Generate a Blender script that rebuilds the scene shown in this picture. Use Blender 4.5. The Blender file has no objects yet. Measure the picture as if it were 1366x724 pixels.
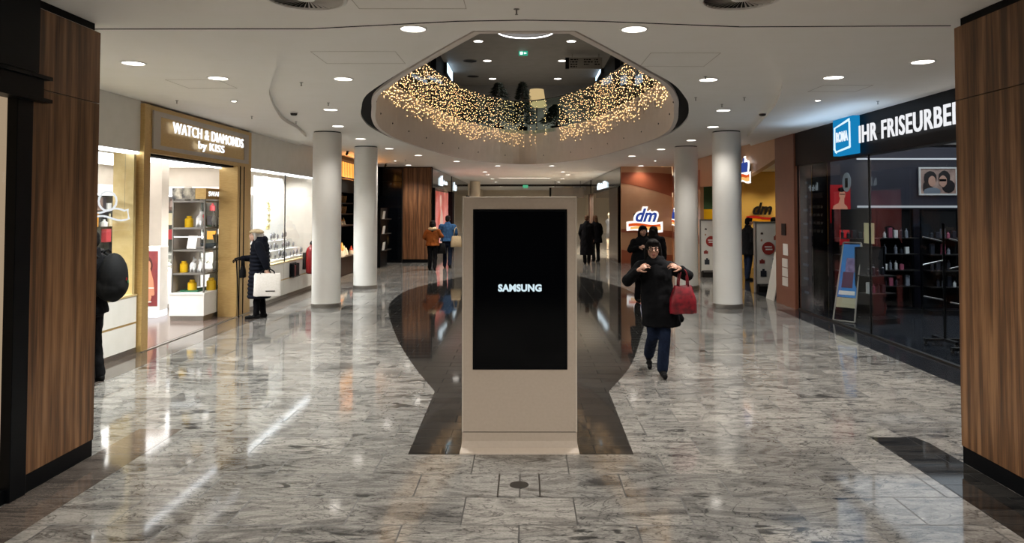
import bpy, bmesh, math, random
from mathutils import Vector, Matrix, Euler

# ------------------------------------------------------------------ camera, world, exposure
EYE = 1.95
FOC = 980.0
PITCH = math.radians(1.8)
CX, CY = 701.0, 279.0 - 980.0 * math.tan(math.radians(1.8))
sc = bpy.context.scene
col = sc.collection
cam_data = bpy.data.cameras.new('camera')
cam = bpy.data.objects.new('camera', cam_data)
col.objects.link(cam)
cam.location = (0, 0, EYE)
cam.rotation_euler = (math.pi / 2 + PITCH, 0, 0)
cam_data.sensor_width = 36.0
cam_data.lens = 36.0 * FOC / 1366.0
cam_data.shift_x = -(CX - 683.0) / 1366.0
cam_data.shift_y = -(362.0 - CY) / 1366.0
cam_data.clip_end = 300
cam_data.clip_start = 0.05
sc.camera = cam

world = bpy.data.worlds.new('world')
sc.world = world
world.use_nodes = True
world.node_tree.nodes['Background'].inputs['Color'].default_value = (0.5, 0.5, 0.55, 1)
world.node_tree.nodes['Background'].inputs['Strength'].default_value = 0.02

sc.view_settings.view_transform = 'Standard'
sc.view_settings.look = 'None'
sc.view_settings.gamma = 1.0
sc.view_settings.use_curve_mapping = False
sc.view_settings.exposure = 0.03
try:
    sc.cycles.use_denoising = True
    sc.cycles.max_bounces = 8
    sc.cycles.transparent_max_bounces = 24
    sc.cycles.sample_clamp_indirect = 6.0
except Exception:
    pass

DOWN_W = 185.0          # watts of one mall downlight
SHOP_L = 5.0           # luminance of the fill panels added in the shop ceiling

# ------------------------------------------------------------------ helpers
R = math.radians
rnd = random.Random(7)


def lin(c):
    c = c / 255.0
    return c / 12.92 if c <= 0.04045 else ((c + 0.055) / 1.055) ** 2.4


def rgb(r, g, b):
    return (lin(r), lin(g), lin(b), 1.0)


def ray(px, py):
    v = Vector(((px - CX) / FOC, 1.0, -(py - CY) / FOC))
    return Matrix.Rotation(PITCH, 3, 'X') @ v


def on_z(px, py, z=0.0):
    d = ray(px, py)
    t = (z - EYE) / d.z
    return Vector((d.x * t, d.y * t, z))


def on_y(px, py, Y):
    d = ray(px, py)
    t = Y / d.y
    return Vector((d.x * t, Y, EYE + d.z * t))


def on_x(px, py, X):
    d = ray(px, py)
    t = X / d.x
    return Vector((X, d.y * t, EYE + d.z * t))


def principled(name, color, rough=0.5, metal=0.0, spec=0.5, emit=None, strength=0.0, coat=0.0):
    m = bpy.data.materials.new(name)
    m.use_nodes = True
    b = m.node_tree.nodes['Principled BSDF']
    b.inputs['Base Color'].default_value = color
    b.inputs['Roughness'].default_value = rough
    b.inputs['Metallic'].default_value = metal
    b.inputs['Specular IOR Level'].default_value = spec
    b.inputs['Coat Weight'].default_value = coat
    if emit:
        b.inputs['Emission Color'].default_value = emit
        b.inputs['Emission Strength'].default_value = strength
    return m


def varied(name, c1, c2, scale=8.0, rough=0.5, metal=0.0, bump=0.0, detail=4.0, stretch=(1, 1, 1), coat=0.0, spec=0.5):
    """procedural noise mix between two colours"""
    m = principled(name, c1, rough, metal, spec, coat=coat)
    nt = m.node_tree
    b = nt.nodes['Principled BSDF']
    tc = nt.nodes.new('ShaderNodeTexCoord')
    mp = nt.nodes.new('ShaderNodeMapping')
    mp.inputs['Scale'].default_value = stretch
    no = nt.nodes.new('ShaderNodeTexNoise')
    no.inputs['Scale'].default_value = scale
    no.inputs['Detail'].default_value = detail
    cr = nt.nodes.new('ShaderNodeValToRGB')
    cr.color_ramp.elements[0].position = 0.35
    cr.color_ramp.elements[1].position = 0.65
    cr.color_ramp.elements[0].color = c1
    cr.color_ramp.elements[1].color = c2
    nt.links.new(tc.outputs['Object'], mp.inputs['Vector'])
    nt.links.new(mp.outputs[0], no.inputs['Vector'])
    nt.links.new(no.outputs['Fac'], cr.inputs[0])
    nt.links.new(cr.outputs[0], b.inputs['Base Color'])
    if bump:
        bp = nt.nodes.new('ShaderNodeBump')
        bp.inputs['Strength'].default_value = bump
        bp.inputs['Distance'].default_value = 0.01
        nt.links.new(no.outputs['Fac'], bp.inputs['Height'])
        nt.links.new(bp.outputs[0], b.inputs['Normal'])
    return m


def emission(name, color, strength, sampled=True):
    m = bpy.data.materials.new(name)
    m.use_nodes = True
    nt = m.node_tree
    nt.nodes.clear()
    e = nt.nodes.new('ShaderNodeEmission')
    e.inputs[0].default_value = color
    e.inputs[1].default_value = strength
    o = nt.nodes.new('ShaderNodeOutputMaterial')
    nt.links.new(e.outputs[0], o.inputs[0])
    if not sampled:
        try:
            m.cycles.emission_sampling = 'NONE'
        except Exception:
            pass
    return m


def glass(name, tint=(0.975, 0.985, 0.98, 1), refl=0.04, rough=0.0):
    m = bpy.data.materials.new(name)
    m.use_nodes = True
    nt = m.node_tree
    nt.nodes.clear()
    t = nt.nodes.new('ShaderNodeBsdfTransparent')
    t.inputs[0].default_value = tint
    g = nt.nodes.new('ShaderNodeBsdfGlossy')
    g.inputs['Roughness'].default_value = rough
    g.inputs['Color'].default_value = (1, 1, 1, 1)
    lw = nt.nodes.new('ShaderNodeFresnel')
    lw.inputs['IOR'].default_value = 1.17
    ge = nt.nodes.new('ShaderNodeNewGeometry')
    fr = nt.nodes.new('ShaderNodeMath')          # a pane reflects once, at the side the light meets first
    fr.operation = 'MULTIPLY_ADD'
    fr.inputs[1].default_value = -1.0
    fr.inputs[2].default_value = 1.0
    nt.links.new(ge.outputs['Backfacing'], fr.inputs[0])
    ml = nt.nodes.new('ShaderNodeMath')
    ml.operation = 'MULTIPLY'
    nt.links.new(lw.outputs[0], ml.inputs[0])
    nt.links.new(fr.outputs[0], ml.inputs[1])
    mx = nt.nodes.new('ShaderNodeMixShader')
    o = nt.nodes.new('ShaderNodeOutputMaterial')
    nt.links.new(ml.outputs[0], mx.inputs[0])
    nt.links.new(t.outputs[0], mx.inputs[1])
    nt.links.new(g.outputs[0], mx.inputs[2])
    nt.links.new(mx.outputs[0], o.inputs[0])
    return m


work_scene = bpy.data.scenes.new('work')


def baked(o):
    """mesh of one object with its modifiers, worked out apart from the big scene"""
    work_scene.collection.objects.link(o)
    vl = work_scene.view_layers[0]
    vl.update()
    dg = vl.depsgraph
    dg.update()
    return bpy.data.meshes.new_from_object(o.evaluated_get(dg))


class MB:
    """collects shapes into one mesh"""

    def __init__(self):
        self.bm = bmesh.new()

    def verts_faces(self, vs, fs):
        v = [self.bm.verts.new(p) for p in vs]
        for f in fs:
            try:
                self.bm.faces.new([v[i] for i in f])
            except ValueError:
                pass
        return self

    def box(self, x0, x1, y0, y1, z0, z1, bev=0.0):
        vs = [(x0, y0, z0), (x1, y0, z0), (x1, y1, z0), (x0, y1, z0), (x0, y0, z1), (x1, y0, z1), (x1, y1, z1), (x0, y1, z1)]
        fs = [(0, 3, 2, 1), (4, 5, 6, 7), (0, 1, 5, 4), (1, 2, 6, 5), (2, 3, 7, 6), (3, 0, 4, 7)]
        if bev <= 0:
            return self.verts_faces(vs, fs)
        b2 = bmesh.new()
        v = [b2.verts.new(p) for p in vs]
        for f in fs:
            b2.faces.new([v[i] for i in f])
        bmesh.ops.bevel(b2, geom=b2.edges[:], offset=bev, segments=2, profile=0.5, affect='EDGES')
        self.merge(b2)
        return self

    def merge(self, b2, mat=None):
        mp = {}
        for v in b2.verts:
            mp[v] = self.bm.verts.new(mat @ v.co if mat else v.co)
        for f in b2.faces:
            try:
                self.bm.faces.new([mp[v] for v in f.verts])
            except ValueError:
                pass
        b2.free()

    def obox(self, c, size, rot=(0, 0, 0), bev=0.0):
        b = MB()
        sx, sy, sz = size[0] / 2, size[1] / 2, size[2] / 2
        b.box(-sx, sx, -sy, sy, -sz, sz, bev)
        self.merge(b.bm, Matrix.Translation(c) @ Euler(rot).to_matrix().to_4x4())
        return self

    def loft(self, rings, n=20, cap=True):
        """rings: (cx, cy, cz, rx, ry) stacked along z"""
        rows = []
        for (cx, cy, cz, rx, ry) in rings:
            rows.append([self.bm.verts.new((cx + rx * math.cos(2 * math.pi * k / n), cy + ry * math.sin(2 * math.pi * k / n), cz)) for k in range(n)])
        for a, b in zip(rows, rows[1:]):
            for k in range(n):
                self.bm.faces.new((a[k], a[(k + 1) % n], b[(k + 1) % n], b[k]))
        if cap:
            self.bm.faces.new(list(reversed(rows[0])))
            self.bm.faces.new(rows[-1])
        return self

    def lathe(self, prof, c=(0, 0, 0), n=32, cap=True):
        return self.loft([(c[0], c[1], c[2] + z, r, r) for (r, z) in prof], n, cap)

    def cone(self, p, q, r0, r1, n=12):
        p, q = Vector(p), Vector(q)
        d = q - p
        if d.length < 1e-6:
            return self
        b = bmesh.new()
        bmesh.ops.create_cone(b, cap_ends=True, segments=n, radius1=r0, radius2=r1, depth=d.length)
        m = Matrix.Translation((p + q) / 2) @ d.to_track_quat('Z', 'Y').to_matrix().to_4x4()
        self.merge(b, m)
        return self

    def ball(self, c, r, sub=2, rot=(0, 0, 0)):
        if not isinstance(r, (tuple, list)):
            r = (r, r, r)
        b = bmesh.new()
        bmesh.ops.create_icosphere(b, subdivisions=sub, radius=1.0)
        self.merge(b, Matrix.Translation(c) @ Euler(rot).to_matrix().to_4x4() @ Matrix.Diagonal((r[0], r[1], r[2], 1)))
        return self

    def tube(self, pts, rads, n=10, joints=True):
        if not isinstance(rads, (list, tuple)):
            rads = [rads] * len(pts)
        for i in range(len(pts) - 1):
            self.cone(pts[i], pts[i + 1], rads[i], rads[i + 1], n)
        if joints:
            for p, r in zip(pts, rads):
                self.ball(p, r, 2 if r > 0.02 else 1)
        return self

    def wire(self, pts, r, n=6, closed=False):
        """one continuous swept tube"""
        pts = [Vector(p) for p in pts]
        rows = []
        N = len(pts)
        for i, p in enumerate(pts):
            if closed:
                d = pts[(i + 1) % N] - pts[i - 1]
            else:
                d = pts[min(i + 1, N - 1)] - pts[max(i - 1, 0)]
            q = d.to_track_quat('Z', 'Y').to_matrix()
            rows.append([self.bm.verts.new(p + q @ Vector((r * math.cos(2 * math.pi * k / n), r * math.sin(2 * math.pi * k / n), 0))) for k in range(n)])
        rng = range(N if closed else N - 1)
        for i in rng:
            a, b = rows[i], rows[(i + 1) % N]
            for k in range(n):
                self.bm.faces.new((a[k], a[(k + 1) % n], b[(k + 1) % n], b[k]))
        if not closed:
            self.bm.faces.new(list(reversed(rows[0])))
            self.bm.faces.new(rows[-1])
        return self

    def prism(self, poly, z0, z1):
        n = len(poly)
        a = [self.bm.verts.new((x, y, z0)) for x, y in poly]
        b = [self.bm.verts.new((x, y, z1)) for x, y in poly]
        self.bm.faces.new(list(reversed(a)))
        self.bm.faces.new(b)
        for k in range(n):
            self.bm.faces.new((a[k], a[(k + 1) % n], b[(k + 1) % n], b[k]))
        return self

    def build(self, name, mat, parent=None, smooth=False, loc=None, rot=None, weld=False):
        if weld:
            bmesh.ops.remove_doubles(self.bm, verts=self.bm.verts[:], dist=1e-5)
        bmesh.ops.recalc_face_normals(self.bm, faces=self.bm.faces[:])
        me = bpy.data.meshes.new(name)
        self.bm.to_mesh(me)
        self.bm.free()
        return link(name, me, mat, parent, smooth, loc, rot)

    def remesh(self, voxel, smooth=2):
        bmesh.ops.recalc_face_normals(self.bm, faces=self.bm.faces[:])
        me = bpy.data.meshes.new('tmp')
        self.bm.to_mesh(me)
        self.bm.free()
        o = bpy.data.objects.new('tmp', me)
        md = o.modifiers.new('r', 'REMESH')
        md.mode = 'VOXEL'
        md.voxel_size = voxel
        if smooth:
            s = o.modifiers.new('s', 'SMOOTH')
            s.factor = 0.5
            s.iterations = smooth
        out = baked(o)
        bpy.data.objects.remove(o)
        bpy.data.meshes.remove(me)
        return out


def link(name, me, mat, parent=None, smooth=False, loc=None, rot=None):
    me.name = name
    me.materials.clear()
    me.materials.append(mat)
    if smooth:
        for p in me.polygons:
            p.use_smooth = True
        if smooth == 'auto':
            try:
                me.set_sharp_from_angle(angle=R(35))
            except Exception:
                pass
    o = bpy.data.objects.new(name, me)
    col.objects.link(o)
    if parent:
        o.parent = parent
    if loc is not None:
        o.location = loc
    if rot is not None:
        o.rotation_euler = rot
    return o


def tag(o, label=None, cat=None, group=None, kind=None):
    if label:
        o['label'] = label
    if cat:
        o['category'] = cat
    if group:
        o['group'] = group
    if kind:
        o['kind'] = kind
    return o


def thing(name, label, cat, loc=(0, 0, 0), rz=0.0, group=None):
    o = bpy.data.objects.new(name, None)
    col.objects.link(o)
    o.location = loc
    o.rotation_euler = (0, 0, rz)
    o.empty_display_size = 0.1
    return tag(o, label, cat, group)


def struct(name, mb, mat, smooth=False):
    return tag(mb.build(name, mat, None, smooth), kind='structure')


def copy_tree(o, parent=None):
    c = o.copy()
    col.objects.link(c)
    c.parent = parent
    for ch in [x for x in bpy.data.objects if x.parent == o]:
        copy_tree(ch, c)
    return c


def text(name, body, mat, parent, loc, rot, height, width=None, depth=0.01, bold=0.0, shear=0.0, align='CENTER', space=1.0, label=None):
    cu = bpy.data.curves.new(name, 'FONT')
    cu.body = body
    cu.align_x = align
    cu.align_y = 'CENTER'
    cu.size = 1.0
    cu.offset = bold
    cu.shear = shear
    cu.space_character = space
    cu.extrude = 0.5
    cu.resolution_u = 4
    t = bpy.data.objects.new('tmp', cu)
    me = baked(t)
    bpy.data.objects.remove(t)
    xs = [v.co.x for v in me.vertices]
    ys = [v.co.y for v in me.vertices]
    w0, h0 = max(xs) - min(xs), max(ys) - min(ys)
    cx, cy = (max(xs) + min(xs)) / 2, (max(ys) + min(ys)) / 2
    sy = height / h0
    sx = (width / w0) if width else sy
    for v in me.vertices:
        v.co = Vector(((v.co.x - cx) * sx, (v.co.y - cy) * sy, v.co.z * depth))
    o = link(name, me, mat, parent)
    o.location = loc
    o.rotation_euler = rot
    if label:
        o['label'] = label
    return o


def poly_slab(outer, holes, z0, z1):
    """flat slab with holes"""
    mb = MB()
    bm = mb.bm
    for z, flip in ((z0, True), (z1, False)):
        b2 = bmesh.new()
        edges = []
        for loop in [outer] + holes:
            vs = [b2.verts.new((x, y, z)) for x, y in loop]
            for k in range(len(vs)):
                edges.append(b2.edges.new((vs[k], vs[(k + 1) % len(vs)])))
        bmesh.ops.triangle_fill(b2, use_beauty=True, use_dissolve=False, edges=edges)
        mb.merge(b2)
    for loop in [outer] + holes:
        n = len(loop)
        a = [bm.verts.new((x, y, z0)) for x, y in loop]
        b = [bm.verts.new((x, y, z1)) for x, y in loop]
        for k in range(n):
            bm.faces.new((a[k], a[(k + 1) % n], b[(k + 1) % n], b[k]))
    bmesh.ops.remove_doubles(bm, verts=bm.verts[:], dist=1e-4)
    return mb


def spline(pts, sub=6, closed=False):
    pts = [Vector((p[0], p[1])) for p in pts]
    n = len(pts)
    out = []
    for i in range(n if closed else n - 1):
        p1, p2 = pts[i], pts[(i + 1) % n]
        p0 = pts[i - 1] if (closed or i > 0) else p1
        p3 = pts[(i + 2) % n] if (closed or i < n - 2) else p2
        for k in range(sub):
            t = k / sub
            out.append(0.5 * ((2 * p1) + (-p0 + p2) * t + (2 * p0 - 5 * p1 + 4 * p2 - p3) * t * t + (-p0 + 3 * p1 - 3 * p2 + p3) * t ** 3))
    if not closed:
        out.append(pts[-1])
    return [(p.x, p.y) for p in out]


def inset(loop, d):
    n = len(loop)
    area = sum(loop[i][0] * loop[(i + 1) % n][1] - loop[(i + 1) % n][0] * loop[i][1] for i in range(n))
    s = 1 if area > 0 else -1
    out = []
    for i in range(n):
        a, b, c = Vector(loop[i - 1]), Vector(loop[i]), Vector(loop[(i + 1) % n])
        t1, t2 = (b - a).normalized(), (c - b).normalized()
        n1, n2 = Vector((-t1.y, t1.x)) * s, Vector((-t2.y, t2.x)) * s
        m = (n1 + n2)
        m.normalize()
        k = d / max(0.35, m.dot(n1))
        out.append((b.x + m.x * k, b.y + m.y * k))
    return out


# ------------------------------------------------------------------ materials
def N(nt, t, **kw):
    n = nt.nodes.new(t)
    for k, v in kw.items():
        setattr(n, k, v)
    return n


def math_node(nt, op, a, b=None, c=None):
    n = nt.nodes.new('ShaderNodeMath')
    n.operation = op
    for i, v in enumerate((a, b, c)):
        if v is None:
            continue
        if isinstance(v, (int, float)):
            n.inputs[i].default_value = v
        else:
            nt.links.new(v, n.inputs[i])
    return n.outputs[0]


def ramp(nt, fac, stops):
    cr = nt.nodes.new('ShaderNodeValToRGB')
    e = cr.color_ramp.elements
    while len(e) > 1:
        e.remove(e[-1])
    e[0].position, e[0].color = stops[0]
    for p, c in stops[1:]:
        k = e.new(p)
        k.color = c
    nt.links.new(fac, cr.inputs[0])
    return cr.outputs[0]


def mixc(nt, fac, a, b, mode='MIX'):
    m = nt.nodes.new('ShaderNodeMix')
    m.data_type = 'RGBA'
    m.blend_type = mode
    for i, v in ((0, fac), (6, a), (7, b)):
        if isinstance(v, (int, float)):
            m.inputs[i].default_value = v
        elif isinstance(v, tuple):
            m.inputs[i].default_value = v
        else:
            nt.links.new(v, m.inputs[i])
    return m.outputs[2]


def stone(name, light, mid, dark, vein, tile=(0.7235, 0.437), org=(-0.04, 5.915), offs=0.5, rough=0.07, stretch=(0.9, 3.2), vein_amt=1.0, seam=0.0028, seamcol=None, spec=0.5):
    m = bpy.data.materials.new(name)
    m.use_nodes = True
    nt = m.node_tree
    b = nt.nodes['Principled BSDF']
    geo = N(nt, 'ShaderNodeNewGeometry')
    sep = N(nt, 'ShaderNodeSeparateXYZ')
    nt.links.new(geo.outputs['Position'], sep.inputs[0])
    x, y = sep.outputs[0], sep.outputs[1]
    v = math_node(nt, 'DIVIDE', math_node(nt, 'SUBTRACT', y, org[1]), tile[1])
    row = math_node(nt, 'FLOOR', v)
    par = math_node(nt, 'FLOORED_MODULO', row, 2.0)
    u = math_node(nt, 'ADD', math_node(nt, 'DIVIDE', math_node(nt, 'SUBTRACT', x, org[0]), tile[0]), math_node(nt, 'MULTIPLY', par, offs))
    colm = math_node(nt, 'FLOOR', u)
    fu = math_node(nt, 'SUBTRACT', u, colm)
    fv = math_node(nt, 'SUBTRACT', v, row)
    du = math_node(nt, 'MULTIPLY', math_node(nt, 'MINIMUM', fu, math_node(nt, 'SUBTRACT', 1.0, fu)), tile[0])
    dv = math_node(nt, 'MULTIPLY', math_node(nt, 'MINIMUM', fv, math_node(nt, 'SUBTRACT', 1.0, fv)), tile[1])
    edge = math_node(nt, 'LESS_THAN', math_node(nt, 'MINIMUM', du, dv), seam)
    cid = N(nt, 'ShaderNodeCombineXYZ')
    nt.links.new(colm, cid.inputs[0])
    nt.links.new(row, cid.inputs[1])
    wn = N(nt, 'ShaderNodeTexWhiteNoise', noise_dimensions='2D')
    nt.links.new(cid.outputs[0], wn.inputs['Vector'])
    rcol = wn.outputs['Color']
    rval = wn.outputs['Value']
    # per tile shifted coordinates
    sc_ = N(nt, 'ShaderNodeVectorMath', operation='SCALE')
    nt.links.new(rcol, sc_.inputs[0])
    sc_.inputs['Scale'].default_value = 37.0
    st = N(nt, 'ShaderNodeVectorMath', operation='MULTIPLY')
    nt.links.new(geo.outputs['Position'], st.inputs[0])
    st.inputs[1].default_value = (stretch[0], stretch[1], 1.0)
    # gentle per-tile rotation of the grain
    rot = N(nt, 'ShaderNodeVectorRotate', rotation_type='Z_AXIS')
    nt.links.new(st.outputs[0], rot.inputs['Vector'])
    ang = math_node(nt, 'MULTIPLY', math_node(nt, 'SUBTRACT', rval, 0.35), 1.1)
    nt.links.new(ang, rot.inputs['Angle'])
    ad = N(nt, 'ShaderNodeVectorMath', operation='ADD')
    nt.links.new(rot.outputs[0], ad.inputs[0])
    nt.links.new(sc_.outputs[0], ad.inputs[1])
    P = ad.outputs[0]
    n1 = N(nt, 'ShaderNodeTexNoise')
    n1.inputs['Scale'].default_value = 1.3
    n1.inputs['Detail'].default_value = 10
    n1.inputs['Roughness'].default_value = 0.6
    n1.inputs['Distortion'].default_value = 1.8
    nt.links.new(P, n1.inputs['Vector'])
    base = ramp(nt, n1.outputs['Fac'], [(0.28, dark), (0.42, mid), (0.53, light), (0.62, mid), (0.74, light)])
    # fine veins
    n2 = N(nt, 'ShaderNodeTexNoise')
    n2.inputs['Scale'].default_value = 2.4
    n2.inputs['Detail'].default_value = 6
    n2.inputs['Roughness'].default_value = 0.55
    n2.inputs['Distortion'].default_value = 2.6
    nt.links.new(P, n2.inputs['Vector'])
    ab = math_node(nt, 'ABSOLUTE', math_node(nt, 'SUBTRACT', n2.outputs['Fac'], 0.5))
    line = ramp(nt, ab, [(0.0, (1, 1, 1, 1)), (0.022, (0.15, 0.15, 0.15, 1)), (0.05, (0, 0, 0, 1))])
    n3 = N(nt, 'ShaderNodeTexNoise')
    n3.inputs['Scale'].default_value = 0.9
    n3.inputs['Detail'].default_value = 2
    nt.links.new(P, n3.inputs['Vector'])
    mask = ramp(nt, n3.outputs['Fac'], [(0.53, (0, 0, 0, 1)), (0.62, (1, 1, 1, 1))])
    n4 = N(nt, 'ShaderNodeTexNoise')
    n4.inputs['Scale'].default_value = 5.0
    n4.inputs['Detail'].default_value = 5
    n4.inputs['Distortion'].default_value = 1.2
    nt.links.new(P, n4.inputs['Vector'])
    blot = ramp(nt, n4.outputs['Fac'], [(0.53, (0, 0, 0, 1)), (0.6, (1, 1, 1, 1))])
    # speckle
    n5 = N(nt, 'ShaderNodeTexNoise')
    n5.inputs['Scale'].default_value = 60.0
    n5.inputs['Detail'].default_value = 3
    nt.links.new(geo.outputs['Position'], n5.inputs['Vector'])
    spk = ramp(nt, n5.outputs['Fac'], [(0.35, (0.78, 0.78, 0.78, 1)), (0.6, (1.08, 1.08, 1.08, 1))])
    c = mixc(nt, 0.75, base, spk, 'MULTIPLY')
    lm = math_node(nt, 'MULTIPLY', line, 0.7 * vein_amt)
    c = mixc(nt, lm, c, vein)
    bm_ = math_node(nt, 'MULTIPLY', math_node(nt, 'MULTIPLY', mask, blot), 0.8 * vein_amt)
    c = mixc(nt, bm_, c, vein)
    tone = ramp(nt, rval, [(0.0, (0.78, 0.78, 0.78, 1)), (1.0, (1.2, 1.18, 1.15, 1))])
    c = mixc(nt, 1.0, c, tone, 'MULTIPLY')
    c = mixc(nt, edge, c, seamcol or (0.03, 0.028, 0.026, 1))
    nt.links.new(c, b.inputs['Base Color'])
    r = math_node(nt, 'ADD', math_node(nt, 'MULTIPLY', edge, 0.4), math_node(nt, 'ADD', math_node(nt, 'MULTIPLY', n1.outputs['Fac'], 0.06), rough - 0.03))
    nt.links.new(r, b.inputs['Roughness'])
    b.inputs['Specular IOR Level'].default_value = spec
    return m


def wood(name, c_dark, c_mid, c_light, board=0.42, axis='xy', rough=0.42):
    """vertical grain veneer: bands change across the horizontal direction only"""
    m = bpy.data.materials.new(name)
    m.use_nodes = True
    nt = m.node_tree
    b = nt.nodes['Principled BSDF']
    geo = N(nt, 'ShaderNodeNewGeometry')
    st = N(nt, 'ShaderNodeVectorMath', operation='MULTIPLY')
    nt.links.new(geo.outputs['Position'], st.inputs[0])
    st.inputs[1].default_value = (1, 1, 0.04)
    n1 = N(nt, 'ShaderNodeTexNoise')
    n1.inputs['Scale'].default_value = 17.0
    n1.inputs['Detail'].default_value = 2
    n1.inputs['Roughness'].default_value = 0.5
    nt.links.new(st.outputs[0], n1.inputs['Vector'])
    n2 = N(nt, 'ShaderNodeTexNoise')
    n2.inputs['Scale'].default_value = 90.0
    n2.inputs['Detail'].default_value = 3
    nt.links.new(st.outputs[0], n2.inputs['Vector'])
    f = math_node(nt, 'ADD', math_node(nt, 'MULTIPLY', n1.outputs['Fac'], 0.72), math_node(nt, 'MULTIPLY', n2.outputs['Fac'], 0.28))
    c = ramp(nt, f, [(0.36, c_dark), (0.5, c_mid), (0.62, c_light)])
    nt.links.new(c, b.inputs['Base Color'])
    b.inputs['Roughness'].default_value = rough
    b.inputs['Specular IOR Level'].default_value = 0.35
    return m


M = {}
M['floor'] = stone('polished_grey_stone', rgb(134, 132, 128), rgb(107, 105, 102), rgb(70, 69, 68), rgb(16, 17, 20), rough=0.07, stretch=(0.85, 2.3), seam=0.0048, spec=0.42)
M['inlay'] = stone('dark_streaked_stone', rgb(42, 41, 40), rgb(20, 21, 22), rgb(8, 9, 11), rgb(58, 54, 48), tile=(0.6, 0.218), stretch=(0.8, 9.0), rough=0.05, spec=0.15, vein_amt=0.5, seamcol=rgb(16, 16, 16))
M['border'] = stone('brown_grey_stone', rgb(96, 88, 82), rgb(76, 69, 64), rgb(52, 48, 46), rgb(36, 34, 34), tile=(1.2, 0.9), stretch=(0.8, 6.0), rough=0.08, vein_amt=0.5, seamcol=rgb(20, 20, 20))
M['wood'] = wood('walnut_veneer', rgb(68, 46, 29), rgb(108, 75, 47), rgb(140, 103, 70))
M['wood_far'] = wood('walnut_veneer_far', rgb(72, 45, 28), rgb(108, 72, 46), rgb(140, 98, 66))
M['wood_dark'] = wood('dark_wood', rgb(28, 20, 16), rgb(44, 30, 24), rgb(62, 44, 34), rough=0.3)
M['ceil'] = varied('painted_ceiling', rgb(243, 240, 233), rgb(245, 242, 236), 3.0, 0.65)
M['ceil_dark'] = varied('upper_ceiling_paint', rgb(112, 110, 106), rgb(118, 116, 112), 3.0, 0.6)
M['fascia'] = varied('fascia_paint', rgb(214, 204, 196), rgb(218, 208, 200), 4.0, 0.5)
M['white'] = varied('white_lacquer', rgb(226, 224, 218), rgb(232, 230, 225), 5.0, 0.3)
M['offwhite'] = varied('off_white_panel', rgb(214, 211, 203), rgb(219, 216, 209), 5.0, 0.35)
M['cream'] = varied('cream_plaster', rgb(226, 212, 190), rgb(230, 217, 196), 4.0, 0.6)
M['taupe'] = varied('taupe_plaster', rgb(176, 166, 154), rgb(182, 172, 160), 4.0, 0.6)
M['black'] = varied('black_paint', rgb(4, 6, 9), rgb(7, 9, 12), 9.0, 0.4, spec=0.12)
M['black_gloss'] = varied('black_glossy_panel', rgb(5, 7, 11), rgb(8, 10, 14), 6.0, 0.1)
M['black_matte'] = varied('black_matte', rgb(6, 6, 8), rgb(10, 10, 11), 30.0, 0.8, bump=0.1, spec=0.2)
M['navy'] = varied('dark_navy_plaster', rgb(38, 38, 50), rgb(42, 42, 55), 5.0, 0.5)
M['gold'] = varied('brushed_gold_metal', rgb(190, 158, 102), rgb(202, 170, 114), 14.0, 0.35, 0.6, stretch=(1, 1, 12))
M['gold_light'] = varied('satin_pale_gold', rgb(214, 190, 138), rgb(222, 200, 150), 10.0, 0.4, 0.35)
M['steel'] = varied('brushed_steel', rgb(150, 146, 140), rgb(172, 168, 162), 30.0, 0.28, 0.9, stretch=(1, 1, 10))
M['dark_metal'] = principled('dark_metal', rgb(52, 50, 48), 0.35, 0.7)
M['grey_metal'] = principled('grey_metal', rgb(120, 116, 110), 0.4, 0.4)
M['column'] = varied('column_paint', rgb(226, 224, 219), rgb(230, 228, 223), 2.5, 0.38)
M['kiosk'] = varied('kiosk_metal_paint', rgb(186, 172, 156), rgb(190, 176, 161), 40.0, 0.42)
M['screen'] = principled('screen_glass', rgb(1, 2, 4), 0.1, 0.0, 0.25)
M['glass'] = glass('clear_glass')
M['glass_dark'] = glass('dark_tinted_glass', (0.85, 0.88, 0.9, 1))
M['glass_green'] = glass('green_edge_glass', (0.84, 0.92, 0.90, 1))
M['peach'] = varied('peach_panel', rgb(198, 152, 116), rgb(203, 158, 122), 3.0, 0.3)
M['rust'] = varied('rust_panel', rgb(154, 84, 56), rgb(160, 89, 60), 3.0, 0.3)
M['yellow_wall'] = varied('yellow_plaster', rgb(226, 184, 92), rgb(230, 189, 98), 3.0, 0.55)
M['green_wall'] = varied('green_plaster', rgb(44, 84, 62), rgb(48, 90, 67), 3.0, 0.55)
M['brownpost'] = varied('terracotta_post', rgb(122, 76, 56), rgb(128, 81, 60), 5.0, 0.35)
M['shopfloor'] = varied('shop_floor', rgb(94, 80, 74), rgb(106, 91, 84), 5.0, 0.16)
M['dark_floor'] = varied('dark_shop_floor', rgb(26, 28, 32), rgb(36, 38, 42), 2.0, 0.12, stretch=(1, 8, 1))
M['lamp'] = emission('lamp_disc', (1.0, 0.93, 0.84, 1), 7.0)
M['led'] = emission('led_strip', (0.92, 0.96, 1.0, 1), 5.0)
M['soft_glow'] = emission('soft_white_glow', (0.97, 0.98, 1.0, 1), 1.2)
M['led_warm'] = emission('warm_led_strip', (1.0, 0.86, 0.62, 1), 9.0)
M['panel_light'] = emission('luminous_shop_ceiling', (1.0, 0.97, 0.93, 1), SHOP_L)
M['sign_white'] = emission('lit_sign_letters', (0.93, 0.96, 1.0, 1), 1.3)
M['letter_white'] = emission('lit_white_letters', (0.96, 0.97, 1.0, 1), 0.9)
M['bulb'] = emission('fairy_bulb', (1.0, 0.60, 0.27, 1), 7.0, sampled=False)
M['red'] = principled('red_enamel', rgb(112, 14, 17), 0.3)
M['gloss_yellow'] = principled('yellow_plastic', rgb(236, 190, 30), 0.3)
M['gloss_white'] = principled('white_porcelain', rgb(240, 240, 240), 0.25)
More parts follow.
